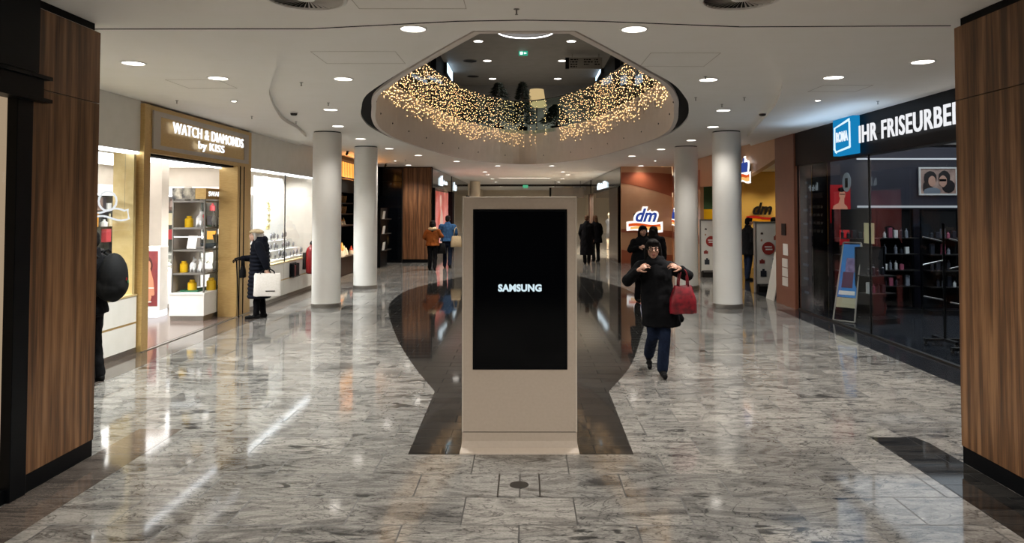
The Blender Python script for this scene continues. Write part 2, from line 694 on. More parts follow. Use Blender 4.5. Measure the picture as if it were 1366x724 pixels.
M['green'] = principled('green_card', rgb(28, 96, 62), 0.5)
M['wicker'] = varied('wicker', rgb(176, 128, 72), rgb(120, 82, 42), 60.0, 0.7, bump=0.4)

# ------------------------------------------------------------------ the shell
HC, HS = 3.505, 3.44           # centre ceiling field, lower side ceiling
XL, XR = -5.3, 5.3             # shop fronts
hole_px = [(631, 41), (604, 56), (577, 71.5), (533, 97), (500, 118), (487, 129), (482.6, 141), (483.5, 158.5), (502.5, 174.6), (544, 192), (609, 210), (655, 216.5), (700, 219),
           (745, 216.5), (792, 210), (848, 195), (892, 179), (915, 161), (918.5, 141), (912, 127), (898, 112), (870, 96), (829, 73), (797, 56), (768, 41)]
hole_w = [on_z(px, py, HC) for px, py in hole_px]
hole_w = [(p.x, p.y) for p in hole_w]
left_curve = spline(hole_w[3:22], 5)
HOLE = hole_w[:3] + left_curve + hole_w[22:]


def reveal(loop):
    ins = inset(loop, 1.0)
    out = []
    for (x, y), (u, v) in zip(loop, ins):
        w = 0.015 + 0.15 * math.exp(-((y - 12.0) / 2.6) ** 2)
        out.append((x + (u - x) * w, y + (v - y) * w))
    return out


FASC = reveal(HOLE)            # inner panel of the opening

struct('floor', MB().box(-12, 12, -3, 75, -0.12, 0.0), M['floor'])
# dark stone inlay shaped like the opening above
in_px = [(545, 604.5), (580, 522), (552, 488), (532, 456), (521.5, 430), (518.5, 412), (524, 400), (544, 387), (576, 378), (614, 369.5)]
inl = [on_z(*p) for p in in_px]
in_r = [on_z(*p) for p in [(845, 605.5), (812, 522), (841, 488), (853, 456), (860, 430), (862.5, 412), (857, 399), (836, 386), (806, 376.5), (773, 368.5)]]
Lp = [(inl[0].x, 5.915)] + spline([(p.x, p.y) for p in inl[1:]], 5)
Rp = [(in_r[0].x, 5.915)] + spline([(p.x, p.y) for p in in_r[1:]], 5)
tip = [(-1.0, Lp[-1][1] + 1.7), (0.0, Lp[-1][1] + 2.2), (0.95, Rp[-1][1] + 1.7)]
struct('trim_1', MB().prism(list(reversed(Lp)) + Rp + list(reversed(tip)), -0.02, 0.0018), M['inlay'])
struct('trim_2', MB().box(-3.43, -3.05, -1, 6.59, -0.02, 0.0016), M['border'])
struct('trim_3', MB().prism([(2.95, -1), (3.37, -1), (3.37, 6.2), (3.33, 6.35), (2.95, 6.35)], -0.02, 0.0016), M['inlay'])
struct('trim_4', MB().prism([(-5.32, 6.3), (-4.78, 6.3), (-4.78, 18.3), (-5.32, 18.3)], -0.02, 0.0016), M['border'])
struct('trim_5', MB().prism([(4.76, 6.3), (5.32, 6.3), (5.32, 14.35), (4.9, 14.35)], -0.02, 0.0016), M['dark_floor'])

# ceilings
outer = [(-9.9, 4.6), (9.9, 4.6), (9.9, 60), (-9.9, 60)]
struct('ceiling', poly_slab(outer, [HOLE], HC, HC + 0.08), M['ceil'])
rec = [on_z(*p, HS) for p in [(416, 38), (398, 54), (380, 70), (361, 109), (361, 133), (376, 159), (396, 171)]]
recl = spline([(p.x, p.y) for p in rec], 4) + [(-4.55, 15.2), (-4.95, 16.4), (-5.29, 17.2)]
recr_px = [on_z(*p, HS) for p in [(986, 35), (1002, 48), (1015, 63), (1040, 96), (1043, 118), (1034, 141), (1015, 163)]]
recr = spline([(p.x, p.y) for p in recr_px], 4) + [(4.6, 15.2), (5.0, 16.4), (5.29, 17.2)]
front = [on_z(*p, HS) for p in [(610, 28), (700, 26.5), (800, 28)]]
front = [(p.x, p.y) for p in front]
side_poly = [(-5.29, -3), (5.29, -3)] + list(reversed(recr)) + list(reversed(front)) + recl
struct('ceiling_2', MB().prism(side_poly, HS, HC - 0.002), M['ceil'])
# dark strip standing in for the shadow gap between side ceiling and bulkhead
gl = [on_z(138, 38.5, HS), on_z(415, 38, HS)]
gp = [(gl[0].x - 0.3, gl[0].y), (gl[1].x, gl[1].y)] + front
gq = [(p.x, p.y) for p in [on_z(986, 35.5, HS), on_z(1268, 34, HS)]]
gap = gp + gq
struct('trim_6', MB().wire([(x, y, HS) for x, y in gap], 0.006, 6), M['black_matte'])

# the opening: recessed dark reveal, lower lip and fascia band
mb = poly_slab(HOLE, [inset(FASC, 0.02)], HC + 0.03, HC + 0.05)
struct('trim_7', mb, M['black_matte'])


def band(loop, z0, z1, t):
    mb = MB()
    ins = inset(loop, t)
    n = len(loop)
    v = [[mb.bm.verts.new((p[0], p[1], z)) for p in lp] for lp, z in ((loop, z0), (ins, z0), (ins, z1), (loop, z1))]
    for k in range(n):
        for a, b in ((0, 1), (1, 2), (2, 3), (3, 0)):
            mb.bm.faces.new((v[a][k], v[b][k], v[b][(k + 1) % n], v[a][(k + 1) % n]))
    return mb


Z_UP = 4.66
struct('trim_8', band(FASC, HC - 0.005, Z_UP, 0.07), M['fascia'])
EDGE = inset(FASC, 0.075)
struct('floor_2', poly_slab([(-9.9, 2.0), (9.9, 2.0), (9.9, 40), (-9.9, 40)], [FASC], Z_UP - 0.12, Z_UP - 0.01), M['taupe'])
# upper level shell
ZC2 = 7.9
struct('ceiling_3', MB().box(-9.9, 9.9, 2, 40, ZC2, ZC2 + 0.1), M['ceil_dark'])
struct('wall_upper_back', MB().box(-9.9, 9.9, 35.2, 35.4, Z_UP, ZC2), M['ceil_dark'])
struct('wall_upper_left', MB().box(-3.5, -3.3, 27.0, 35.2, Z_UP, ZC2), M['black'])
struct('wall_upper_right', MB().box(3.3, 3.5, 27.0, 35.2, Z_UP, ZC2), M['black'])
struct('wall_upper_left_2', MB().box(-9.9, -9.7, 2, 35.2, Z_UP, ZC2), M['taupe'])
struct('wall_upper_right_2', MB().box(9.7, 9.9, 2, 35.2, Z_UP, ZC2), M['taupe'])
struct('wall_upper_front', MB().box(-9.9, 9.9, 2, 2.2, Z_UP, ZC2), M['taupe'])

# near pillars clad in walnut veneer
struct('wall_near_left', MB().box(-9.9, -3.45, 5.12, 5.87, 0, HS - 0.06), M['offwhite'])
pl = thing('wood_pillar', 'walnut veneer clad pillar with black skirting at the left edge of the mall', 'pillar', (-3.43, 5.5, 0))
MB().box(-0.6, 0.0, -0.40, 0.39, 0.13, 2.795).box(-0.6, 0.0, -0.40, 0.39, 2.802, 3.37).build('cladding', M['wood'], pl)
MB().box(-0.6, -0.006, -0.40, 0.384, 0, 0.13).build('skirting', M['black'], pl)
MB().box(-0.6, -0.03, -0.40, 0.36, 3.37, HS).build('shadow_gap', M['black_matte'], pl)
pr = thing('wood_pillar', 'walnut veneer clad wall pillar with black skirting at the right edge of the mall', 'pillar', (3.37, 4.5, 0))
MB().box(0, 2.4, -3.0, 1.235, 0.13, 2.795).box(0, 2.4, -3.0, 1.235, 2.802, 3.37).build('cladding', M['wood'], pr)
MB().box(0.006, 2.4, -3.0, 1.229, 0, 0.13).build('skirting', M['black'], pr)
MB().box(0.03, 2.4, -3.0, 1.2, 3.37, HS).build('shadow_gap', M['black_matte'], pr)
struct('wall_near_right', MB().box(5.77, 9.9, 5.0, 5.7, 0, HS - 0.06), M['offwhite'])

# near left shop window: black steel frame, cream lit blind behind glass
nw = thing('shop_window', 'black steel framed shop window with a glowing cream panel at the left edge', 'window', (-3.45, 4.4, 0))
MB().box(-0.1, 0.03, 0.53, 0.69, 0, 2.72, 0.004).box(-0.1, 0.0, -2.6, 0.53, 0, 0.09).build('frame', M['black'], nw)
MB().box(-0.12, 0.05, -2.6, 0.71, 2.9, 3.43).build('header', M['black'], nw)
MB().box(-0.12, 0.09, -2.6, 0.80, 2.86, 2.885).box(-0.12, 0.09, -2.6, 0.80, 2.70, 2.725).box(-0.12, 0.06, -2.6, 0.75, 2.725, 2.86).build('ledge', M['black'], nw)
MB().box(-0.02, -0.01, -2.6, 0.53, 0.09, 2.7).build('glass_pane', M['glass'], nw)
MB().box(-0.06, -0.04, -2.6, 0.53, 0.0, 2.7).build('cream_blind', emission('cream_backlit_blind', rgb(205, 178, 148), 0.62), nw)
struct('wall_left', MB().box(-4.6, -3.95, 1.0, 5.11, 0, HS), M['black'])

# shell behind the camera
struct('wall_back', MB().box(-9.9, 9.9, -3.2, -3.0, 0, HS), M['navy'])
struct('wall_left_2', MB().box(-3.75, -3.6, -3, 1.7, 0, HS), M['taupe'])
struct('wall_right_2', MB().box(3.4, 3.6, -3, 1.5, 0, HS), M['taupe'])

# ------------------------------------------------------------------ columns
def column(x, y, r, label):
    t = thing('column', label, 'column', (x, y, 0), 0, 'round white columns')
    MB().lathe([(r, 0.075), (r, HC - 0.022)], n=48).build('shaft', M['column'], t, 'auto')
    MB().lathe([(r + 0.012, 0.0), (r + 0.014, 0.01), (r + 0.014, 0.082), (r + 0.004, 0.088)], n=48).build('base_ring', M['steel'], t, 'auto')
    MB().lathe([(r - 0.015, HC - 0.022), (r - 0.015, HC)], n=48).build('shadow_gap', M['black_matte'], t, 'auto')


column(-4.0, 14.8, 0.282, 'round white column nearest on the left, between the jewellery shop and the walkway')
column(-3.97, 18.25, 0.287, 'second round white column on the left, in front of the orange lit shop')
column(4.03, 14.7, 0.282, 'round white column nearest on the right, in front of the drugstore gates')
column(3.98, 18.2, 0.287, 'second round white column on the right, beside the peach drugstore wall')

# ------------------------------------------------------------------ kiosk
k = thing('display_kiosk', 'tall grey beige freestanding digital display kiosk on the dark inlay', 'kiosk', (-0.048, 5.97, 0))
W = 0.462
mb = MB()
mb.box(-W, W, 0.0, 0.20, 0.05, 2.05, 0.008)
mb.build('housing', M['kiosk'], k)
mb = MB()   # flared foot
prof = [(0.0, 0.16), (-0.004, 0.09), (-0.02, 0.04), (-0.055, 0.012), (-0.06, 0.0)]
vs, fs = [], []
for i, (dy, z) in enumerate(prof):
    w = W + max(0, -dy) * 0.28
    vs += [(-w, dy, z), (w, dy, z), (w, 0.20 - dy, z), (-w, 0.20 - dy, z)]
    if i:
        a, b = (i - 1) * 4, i * 4
        for q in range(4):
            fs.append((a + q, a + (q + 1) % 4, b + (q + 1) % 4, b + q))
fs.append((0, 1, 2, 3))
fs.append(((len(prof) - 1) * 4, (len(prof) - 1) * 4 + 1, (len(prof) - 1) * 4 + 2, (len(prof) - 1) * 4 + 3))
mb.verts_faces(vs, fs)
mb.build('foot', M['kiosk'], k)
MB().box(-W + 0.004, W - 0.004, -0.002, 0.0, 0.158, 0.162).build('seam', M['dark_metal'], k)
MB().box(-W - 0.002, -W + 0.010, -0.006, 0.1, 0.16, 2.052, 0.003).box(W - 0.010, W + 0.002, -0.006, 0.1, 0.16, 2.052, 0.003).box(-W, W, -0.006, 0.1, 2.042, 2.052, 0.003).build('edge_trim', principled('kiosk_edge', rgb(206, 196, 182), 0.35), k)
s0, s1 = on_y(631, 279, 5.96), on_y(757, 493, 5.96)
sx0, sx1, sz0, sz1 = s0.x + 0.048, s1.x + 0.048, s1.z, s0.z
scr = MB().box(sx0, sx1, -0.006, -0.001, sz0, sz1, 0.002).build('bezel', M['black'], k)
MB().box(sx0 + 0.018, sx1 - 0.018, -0.008, -0.006, sz0 + 0.018, sz1 - 0.018).build('screen', M['screen'], k)
lg = on_y(693.5, 384, 5.955)
text('screen_lettering', 'SAMSUNG', emission('screen_letters', rgb(214, 236, 245), 0.95), k, (lg.x + 0.048, -0.0095, lg.z), (math.pi / 2, 0, 0), 0.060, 0.352, 0.002, bold=0.05, space=1.05)

# floor access cover
fc = on_z(692.5, 643.5)
t = thing('floor_cover', 'square stone floor cover with a round dark cap in front of the kiosk', 'floor cover', (fc.x, 5.262, 0.0))
MB().box(-0.145, 0.145, -0.21, 0.21, -0.004, 0.0022).build('plate', M['floor'], t)
MB().box(-0.15, -0.139, -0.215, 0.215, -0.004, 0.003).box(0.139, 0.15, -0.215, 0.215, -0.004, 0.003).build('frame', M['dark_metal'], t)
MB().lathe([(0.068, 0.0), (0.068, 0.0036), (0.064, 0.0042)], n=32).build('cap', M['dark_metal'], t)

# ------------------------------------------------------------------ ceiling fittings
def spot(name, parent, W_, z=-0.03, size=2.3, color=(1.0, 0.95, 0.88)):
    ld = bpy.data.lights.new(name, 'SPOT')
    ld.energy = W_
    ld.color = color
    ld.spot_size = size
    ld.spot_blend = 0.7
    ld.shadow_soft_size = 0.09
    o = bpy.data.objects.new(name, ld)
    col.objects.link(o)
    o.parent = parent
    o.location = (0, 0, z)
    return o


def make_downlight(label, group, r=0.105):
    t = thing('downlight', label, 'ceiling light', (0, 0, 0), 0, group)
    MB().lathe([(r, -0.002), (r, 0.0)], n=28).build('lamp_disc', M['lamp'], t, 'auto')
    mb = MB()
    n = 28
    rows = []
    for rr, z in ((r, 0.0), (r, -0.008), (r + 0.016, -0.006), (r + 0.018, 0.0)):
        rows.append([mb.bm.verts.new((rr * math.cos(2 * math.pi * q / n), rr * math.sin(2 * math.pi * q / n), z)) for q in range(n)])
    for a, b in zip(rows, rows[1:]):
        for q in range(n):
            mb.bm.faces.new((a[q], a[(q + 1) % n], b[(q + 1) % n], b[q]))
    mb.build('trim_ring', M['white'], t, 'auto')
    return t


def downlights(pts, z, label, group, r=0.105, power=DOWN_W, size=2.3, color=(1.0, 0.95, 0.88)):
    src = None
    for px, py in pts:
        p = on_z(px, py, z)
        if src is None:
            src = make_downlight(label, group, r)
            o = src
        else:
            o = copy_tree(src)
        o.location = (p.x, p.y, z)
        if power:
            spot('lamp', o, power, size=size, color=color)
    return src


downlights([(178, 84), (291, 104)], HS, 'round white recessed downlight in the side ceiling over the jewellery shop front', 'downlights over the jewellery shop', power=DOWN_W * 1.5, color=(0.95, 1.0, 0.98))
downlights([(1231, 82), (1112, 103)], HS, 'round white recessed downlight in the side ceiling by the hairdresser supply shop', 'downlights on the right side ceiling')
downlights([(451, 168), (481, 185)], HC, 'round recessed downlight in the ceiling right beside a left column', 'downlights beside the left columns', power=DOWN_W * 0.45)
downlights([(951, 169), (922, 187)], HC, 'round recessed downlight in the ceiling right beside a right column', 'downlights beside the right columns', power=DOWN_W * 0.45)
downlights([(551, 38), (458, 105), (441, 146), (519, 198), (558, 207), (609, 215)], HC, 'round recessed downlight following the left edge of the ceiling opening', 'downlights left of the opening')
downlights([(846, 38.5), (945, 106), (965, 147), (882, 199), (843, 208)], HC, 'round recessed downlight following the right edge of the ceiling opening', 'downlights right of the opening')
downlights([(545, 220), (647, 229), (664, 221), (736, 221), (751, 229)], HC, 'small looking round downlight in the ceiling behind the opening', 'downlights behind the opening')
for i, (yy) in enumerate((33.0, 37.5, 42.0, 50.0, 56.0)):
    for x in (-1.7, 1.9):
        if i == 0 and x < 0:
            t0 = make_downlight('tiny looking round downlight far down the corridor ceiling', 'downlights far down the corridor')
            o = t0
        else:
            o = copy_tree(t0)
        o.location = (x, yy, HC)
        spot('lamp', o, DOWN_W * 1.1)
nb = None
for (x, y) in [(-1.6, 3.2), (1.6, 3.2), (-1.6, 0.9), (1.6, 0.9), (-1.6, -1.4), (1.6, -1.4)]:
    if nb is None:
        nb = make_downlight('round recessed downlight in the near bulkhead ceiling over the viewer', 'downlights in the near bulkhead')
        o = nb
    else:
        o = copy_tree(nb)
    o.location = (x, y, HS)
    spot('lamp', o, DOWN_W * 0.8, size=2.6)
downlights([(855, 221)], HC, 'small round downlight in front of the peach drugstore wall', None, power=45)
# small spot points
src = None
for i, (px, py, z) in enumerate([(312, 134, HS), (527, 214, HC), (1091, 133, HS), (874, 214, HC)]):
    p = on_z(px, py, z)
    if src is None:
        src = thing('pin_spot', 'tiny bright pin spot in the side ceiling by the jewellery sign', 'ceiling light', (0, 0, 0), 0, None)
        MB().lathe([(0.045, -0.012), (0.05, 0.0)], n=16).build('housing', M['white'], src, 'auto')
        MB().lathe([(0.03, -0.016), (0.03, -0.011)], n=16).build('lamp_disc', M['lamp'], src, 'auto')
        o = src
    else:
        o = copy_tree(src)
        o['label'] = ['', 'tiny bright pin spot in the ceiling in front of the dark wall on the left', 'tiny bright pin spot in the side ceiling by the black shop fascia', 'tiny bright pin spot in the ceiling in front of the peach wall'][i]
    o.location = (p.x, p.y, z)

# far light strip
p = on_z(700, 237, HC)
t = thing('linear_light', 'long white linear light across the far corridor ceiling', 'ceiling light', (p.x, p.y, HC))
MB().box(-1.25, 1.25, -0.09, 0.09, -0.012, 0.0).build('diffuser', M['lamp'], t)
MB().box(-1.29, 1.29, -0.13, -0.09, -0.02, 0.0).box(-1.29, 1.29, 0.09, 0.13, -0.02, 0.0).build('housing', M['white'], t)

# swirl diffusers in the near bulkhead
def swirl(x, y, label):
    t = thing('ceiling_vent', label, 'air vent', (x, y, HS), 0, None)
    n = 48
    mb = MB()
    rows = []
    for rr, z in ((0.285, 0.0), (0.285, -0.012), (0.262, -0.016), (0.255, 0.0)):
        rows.append([mb.bm.verts.new((rr * math.cos(2 * math.pi * q / n), rr * math.sin(2 * math.pi * q / n), z)) for q in range(n)])
    for a, b in zip(rows, rows[1:]):
        for q in range(n):
            mb.bm.faces.new((a[q], a[(q + 1) % n], b[(q + 1) % n], b[q]))
    mb.build('rim', M['white'], t, 'auto')
    MB().lathe([(0.256, -0.002), (0.256, 0.0)], n=48).build('backing', M['black_matte'], t)
    mb = MB()
    for q in range(40):
        a = 2 * math.pi * q / 40
        b = a + 0.16
        mb.verts_faces([(0.07 * math.cos(a), 0.07 * math.sin(a), -0.004), (0.256 * math.cos(b), 0.256 * math.sin(b), -0.004),
                        (0.256 * math.cos(b + 0.05), 0.256 * math.sin(b + 0.05), -0.014), (0.07 * math.cos(a + 0.06), 0.07 * math.sin(a + 0.06), -0.012)], [(0, 1, 2, 3)])
    f = mb.build('vanes', M['offwhite'], t)
    MB().lathe([(0.06, -0.014), (0.075, -0.003)], n=24).build('hub', M['white'], t)


swirl(-1.55, 5.14, 'round swirl air vent in the near ceiling, left one')
swirl(1.52, 5.14, 'round swirl air vent in the near ceiling, right one')
p1, p2 = on_z(516, 231, HC), on_z(770, 229, HC)
# smoke detectors and sprinklers
for (px, py, z, lb) in [(392, 150, HC, 'small white smoke detector left of the ceiling opening'), (1017, 150.5, HS, 'small white smoke detector on the right by the column')]:
    p = on_z(px, py, z)
    t = thing('smoke_detector', lb, 'smoke detector', (p.x, p.y, z))
    MB().lathe([(0.035, -0.05), (0.05, -0.04), (0.055, -0.015)], n=20).build('sensor', M['dark_metal'], t, 'auto')
    MB().lathe([(0.06, -0.015), (0.062, 0.0)], n=20).build('base', M['white'], t, 'auto')
src = None
for (px, py, z) in [(236, 134, HS), (336, 155, HS), (402, 110, HC), (438, 137, HC), (395, 162, HC), (689, 12, HS), (1171, 135, HS), (941, 102, HC), (963, 139, HC), (993, 130, HC), (928, 130, HC), (541, 213, HC), (826, 152, HC)]:
    p = on_z(px, py, z)
    if p.y < 5.9:
        z = HS
    if src is None:
        src = thing('sprinkler', 'small pendant sprinkler head hanging from the ceiling', 'sprinkler', (0, 0, 0), 0, 'ceiling sprinkler heads')
        MB().lathe([(0.022, -0.003), (0.022, 0.0)], n=12).lathe([(0.006, -0.04), (0.006, 0)], n=8).lathe([(0.012, -0.043), (0.012, -0.04)], n=10).build('head', M['grey_metal'], src)
        o = src
    else:
        o = copy_tree(src)
    if not (px == 826):
        o.location = (p.x, p.y, z)
    else:
        o.location = (-2.6, 6.9, HC)
# ceiling access hatches (fine seam frames)
def hatch(px, py, z, sx, sy, rz, lb):
    p = on_z(px, py, z)
    t = tag(MB().box(-sx, sx, -sy, -sy + 0.003, -0.002, 0).box(-sx, sx, sy - 0.004, sy, -0.002, 0).box(-sx, -sx + 0.004, -sy, sy, -0.002, 0).box(sx - 0.004, sx, -sy, sy, -0.002, 0).build('access_hatch', M['taupe'], None, False, (p.x, p.y, z), (0, 0, rz)), lb, 'access hatch')


hatch(480, 77, HC, 0.42, 0.3, 0, 'thin seamed access hatch in the ceiling left of the opening')
hatch(905, 80, HC, 0.35, 0.35, 0, 'thin seamed access hatch in the ceiling right of the opening')
hatch(270, 112, HS, 0.3, 0.3, 0, 'thin seamed access hatch in the ceiling over the jewellery shop')
hatch(1120, 118, HS, 0.3, 0.25, 0, 'thin seamed access hatch in the right side ceiling')
hatch(545, 1.5, HS, 0.4, 0.2, 0, 'thin seamed access hatch in the near bulkhead')
# ------------------------------------------------------------------ balustrade, fairy lights, upper level
def resample(loop, step):
    pts = [Vector(p) for p in loop]
    out = []
    acc = 0.0
    out.append(pts[0].copy())
    for a, b in zip(pts, pts[1:]):
        L = (b - a).length
        d = step - acc
        while d <= L:
            out.append(a + (b - a) * (d / L))
            d += step
        acc = (acc + L) % step if d - step <= L else acc + L
        acc = L - (d - step)
    return out


i0 = 0
ring = inset(FASC, 0.035)
n = len(ring)
bal = thing('glass_balustrade', 'curved glass balustrade with steel handrail around the upper opening', 'balustrade', (0, 12, Z_UP))
off = Vector((0, 12, Z_UP))
pts = [p for p in ring if p[1] > 6.8]
cum = resample(ring, 1.45)
for a, b in zip(cum, cum[1:]):
    d = (b - a).normalized() * 0.01
    nn = Vector((-d.y, d.x)).normalized() * 0.007
    a2, b2 = a + d, b - d
    q = [(a2 - nn), (b2 - nn), (b2 + nn), (a2 + nn)]
    MB().prism([(v.x, v.y - 12) for v in q], -0.12, 1.0).build('glass_pane', M['glass_green'], bal)
MB().wire([(p[0], p[1] - 12, 1.03) for p in ring], 0.022, 8, closed=True).build('handrail', M['dark_metal'], bal, True)
# small fascia bolts
mb = MB()
fr = resample(inset(FASC, 0.07), 1.6)
for p in fr:
    mb.ball((p.x, p.y, 3.78), 0.022, 1)
tag(mb.build('fascia_bolt', M['dark_metal'], None), 'row of small dark fixing caps on the fascia of the opening', 'fixing cap', None, 'stuff')


def curtain(label, pick, seed, density=1.0):
    r_ = random.Random(seed)
    t = thing('string_light_curtain', label, 'string lights', (0, 12, Z_UP + 1.0))
    bulbs, wires = MB(), MB()
    path = resample(inset(FASC, 0.10), 0.07)
    cnt = 0
    for i, p in enumerate(path):
        if not pick(p):
            continue
        if density < 1 and r_.random() > density:
            continue
        # wave of strand lengths
        L = 1.42 + 0.07 * math.sin(i * 0.16) + r_.uniform(-0.16, 0.14)
        z = 0.0 - r_.uniform(0, 0.12)
        wires.box(p.x - 0.0012, p.x + 0.0012, p.y - 12 - 0.0012, p.y - 12 + 0.0012, -L, 0.03)
        while z > -L:
            bulbs.verts_faces([(p.x + dx * RB + ox, p.y - 12 + dy * RB + oy, z + dz * RB) for ox, oy in [(r_.uniform(-.035, .035), r_.uniform(-.035, .035))] for dx, dy, dz in ((1, 0, 0), (-1, 0, 0), (0, 1, 0), (0, -1, 0), (0, 0, 1), (0, 0, -1))],
                              [(0, 2, 4), (2, 1, 4), (1, 3, 4), (3, 0, 4), (2, 0, 5), (1, 2, 5), (3, 1, 5), (0, 3, 5)])
            z -= r_.uniform(0.06, 0.20)
            cnt += 1
    tag(bulbs.build('bulbs', M['bulb'], t), kind='stuff')
    tag(wires.build('wire', M['dark_metal'], t), kind='stuff')
    print('bulbs', cnt)


RB = 0.0095
curtain('dense warm white fairy light curtain over the left half of the upper balustrade', lambda p: p.x < -0.02 and p.y > 8.6, 3)
curtain('warm white fairy light curtain over the right half of the upper balustrade', lambda p: p.x > 1.1 and p.y > 8.6, 5, 0.85)
curtain('sparse stretch of fairy lights at the far middle of the upper balustrade', lambda p: 0.05 < p.x <= 1.1 and p.y > 20, 8, 0.22)

# upper level lights and signs
downlights([(638, 55), (762, 55), (650, 81), (750, 81), (657, 105), (744, 105)], ZC2, 'round downlight in the dark ceiling of the upper floor', 'upper floor downlights', r=0.16, power=150.0, size=2.4)
for i, (x, y) in enumerate([(-5.6, 9.5), (5.6, 9.5), (-5.6, 15), (5.6, 15), (-5.6, 21), (5.6, 21), (-2, 5.0), (2, 5.0)]):  # extra unseen downlights, added to brighten the fascia and the floor below
    if i == 0:
        ud = make_downlight('round downlight in the upper floor ceiling beside the opening', 'upper floor downlights around the opening', 0.16)
        o = ud
    else:
        o = copy_tree(ud)
    o.location = (x, y, ZC2)
    spot('lamp', o, 330, size=2.6)
for (px, py, lb) in [(627, 81, 'round dark vent in the upper floor ceiling nearer the opening'), (631, 101.5, 'round dark vent in the upper floor ceiling further back')]:
    p = on_z(px, py, ZC2)
    t = thing('ceiling_vent', lb, 'air vent', (p.x, p.y, ZC2))
    MB().lathe([(0.26, -0.015), (0.27, 0.0)], n=28).build('grille', M['black_matte'], t)
    MB().wire([(0.28 * math.cos(a * math.pi / 14), 0.28 * math.sin(a * math.pi / 14), -0.01) for a in range(28)], 0.012, 6, closed=True).build('rim', M['ceil_dark'], t)
p = on_z(701, 48, ZC2)
t = thing('ring_light', 'large glowing white ring light on the upper floor ceiling', 'ceiling light', (p.x, p.y - 0.95, ZC2 - 0.08))
mb = MB()
mb.wire([(0.93 * math.cos(a * math.pi / 32), 0.93 * math.sin(a * math.pi / 32), 0) for a in range(64)], 0.02, 8, closed=True)
mb.build('ring_tube', emission('ring_light_glow', (0.95, 0.96, 1, 1), 5.0), t, True)
mb = MB()
for a in (0.5, 2.6, 4.7):
    mb.cone((0.93 * math.cos(a), 0.93 * math.sin(a), 0.03), (0.93 * math.cos(a), 0.93 * math.sin(a), 0.08), 0.01, 0.01, 6)
mb.build('bracket', M['grey_metal'], t)
p = on_y(698, 71, 27.5)
t = thing('exit_sign', 'small glowing green exit sign hanging from the upper floor ceiling', 'exit sign', (p.x, 27.5, p.z))
MB().box(-0.17, 0.17, -0.02, 0.02, -0.09, 0.09, 0.004).build('panel', emission('exit_sign_green', rgb(40, 150, 120), 1.2), t)
MB().box(-0.12, -0.02, -0.024, -0.021, -0.05, 0.05).box(0.03, 0.12, -0.024, -0.021, -0.015, 0.015).verts_faces([(0.02, -0.023, 0), (0.06, -0.023, 0.045), (0.06, -0.023, -0.045)], [(0, 1, 2)]).build('pictogram', emission('exit_pictogram', (0.85, 1, 0.95, 1), 2.0), t)
MB().box(-0.004, 0.004, -0.004, 0.004, 0.09, ZC2 - p.z).build('rod', M['grey_metal'], t)
p0, p1 = on_y(759, 77, 28.0), on_y(803, 92, 28.0)
t = thing('direction_sign', 'grey hanging direction sign with rows of small dark lettering on the upper floor', 'sign', ((p0.x + p1.x) / 2, 28.0, (p0.z + p1.z) / 2))
hw, hh = (p1.x - p0.x) / 2, (p0.z - p1.z) / 2
MB().box(-hw, hw, -0.05, 0.05, -hh, hh, 0.006).build('panel', M['grey_metal'], t)
MB().box(-hw - 0.14, -hw, -0.05, 0.05, -hh, hh).build('end_cap', M['black'], t)
mb = MB()
r_ = random.Random(2)
for c, x0 in enumerate((-0.92, -0.1, 0.55)):
    for rw in range(4 if c == 0 else 3):
        x = x0 * hw
        for q in range(3 if c < 2 else 2):
            w = r_.uniform(0.03, 0.11)
            mb.box(x, x + w, -0.053, -0.05, hh * (0.62 - rw * 0.42) - 0.02, hh * (0.62 - rw * 0.42) + 0.025)
            x += w + 0.025
mb.build('lettering', M['black_matte'], t)
MB().box(-hw * 0.8, -hw * 0.8 + 0.02, -0.01, 0.01, hh, ZC2 - t.location.z).box(hw * 0.8, hw * 0.8 + 0.02, -0.01, 0.01, hh, ZC2 - t.location.z).build('rod', M['grey_metal'], t)
for X, px, lb in ((-3.28, 597, 'bluish white lit shop sign on the left wall of the upper floor'), (3.28, 801, 'bluish white lit shop sign on the right wall of the upper floor')):
    p = on_x(px, 92, X)
    s = 1 if X < 0 else -1
    t = thing('lit_sign', lb, 'sign', (X, p.y, p.z - 0.1))
    MB().box(0 if s > 0 else -0.1, 0.1 if s > 0 else 0, -1.1, 1.1, -0.28, 0.28).build('housing', M['dark_metal'], t)
    MB().box(s * 0.1, s * 0.112, -1.05, 1.05, -0.24, 0.24).build('lit_face', emission('bluish_sign_face', (0.55, 0.78, 1.0, 1), 3.0), t)
# fir trees and lamp behind the balustrade
def fir(x, y, h, r, label, seed):
    r_ = random.Random(seed)
    t = thing('fir_tree', label, 'tree', (x, y, Z_UP))
    MB().lathe([(0.16, 0), (0.2, 0.3), (0.19, 0.31)], n=16).build('pot', M['black'], t)
    MB().cone((0, 0, 0.25), (0, 0, h * 0.9), 0.04, 0.01).build('trunk', M['wood_dark'], t)
    mb = MB()
    for q in range(900):
        f = r_.random()
        z = 0.4 + (h - 0.4) * f
        rr = r * (1 - f) ** 0.8 * r_.uniform(0.3, 1.05) + 0.02
        a = r_.uniform(0, 6.283)
        L = 0.14
        c = Vector((rr * math.cos(a), rr * math.sin(a), z))
        d = Vector((math.cos(a), math.sin(a), r_.uniform(-0.5, 0.2))).normalized() * L
        u = Vector((-math.sin(a), math.cos(a), 0)) * 0.03
        mb.verts_faces([c - u, c + d, c + u, c + Vector((0, 0, 0.04))], [(0, 1, 2), (0, 1, 3)])
    mb.build('foliage', varied('fir_needles', rgb(16, 26, 20), rgb(28, 40, 30), 9, 0.8), t)


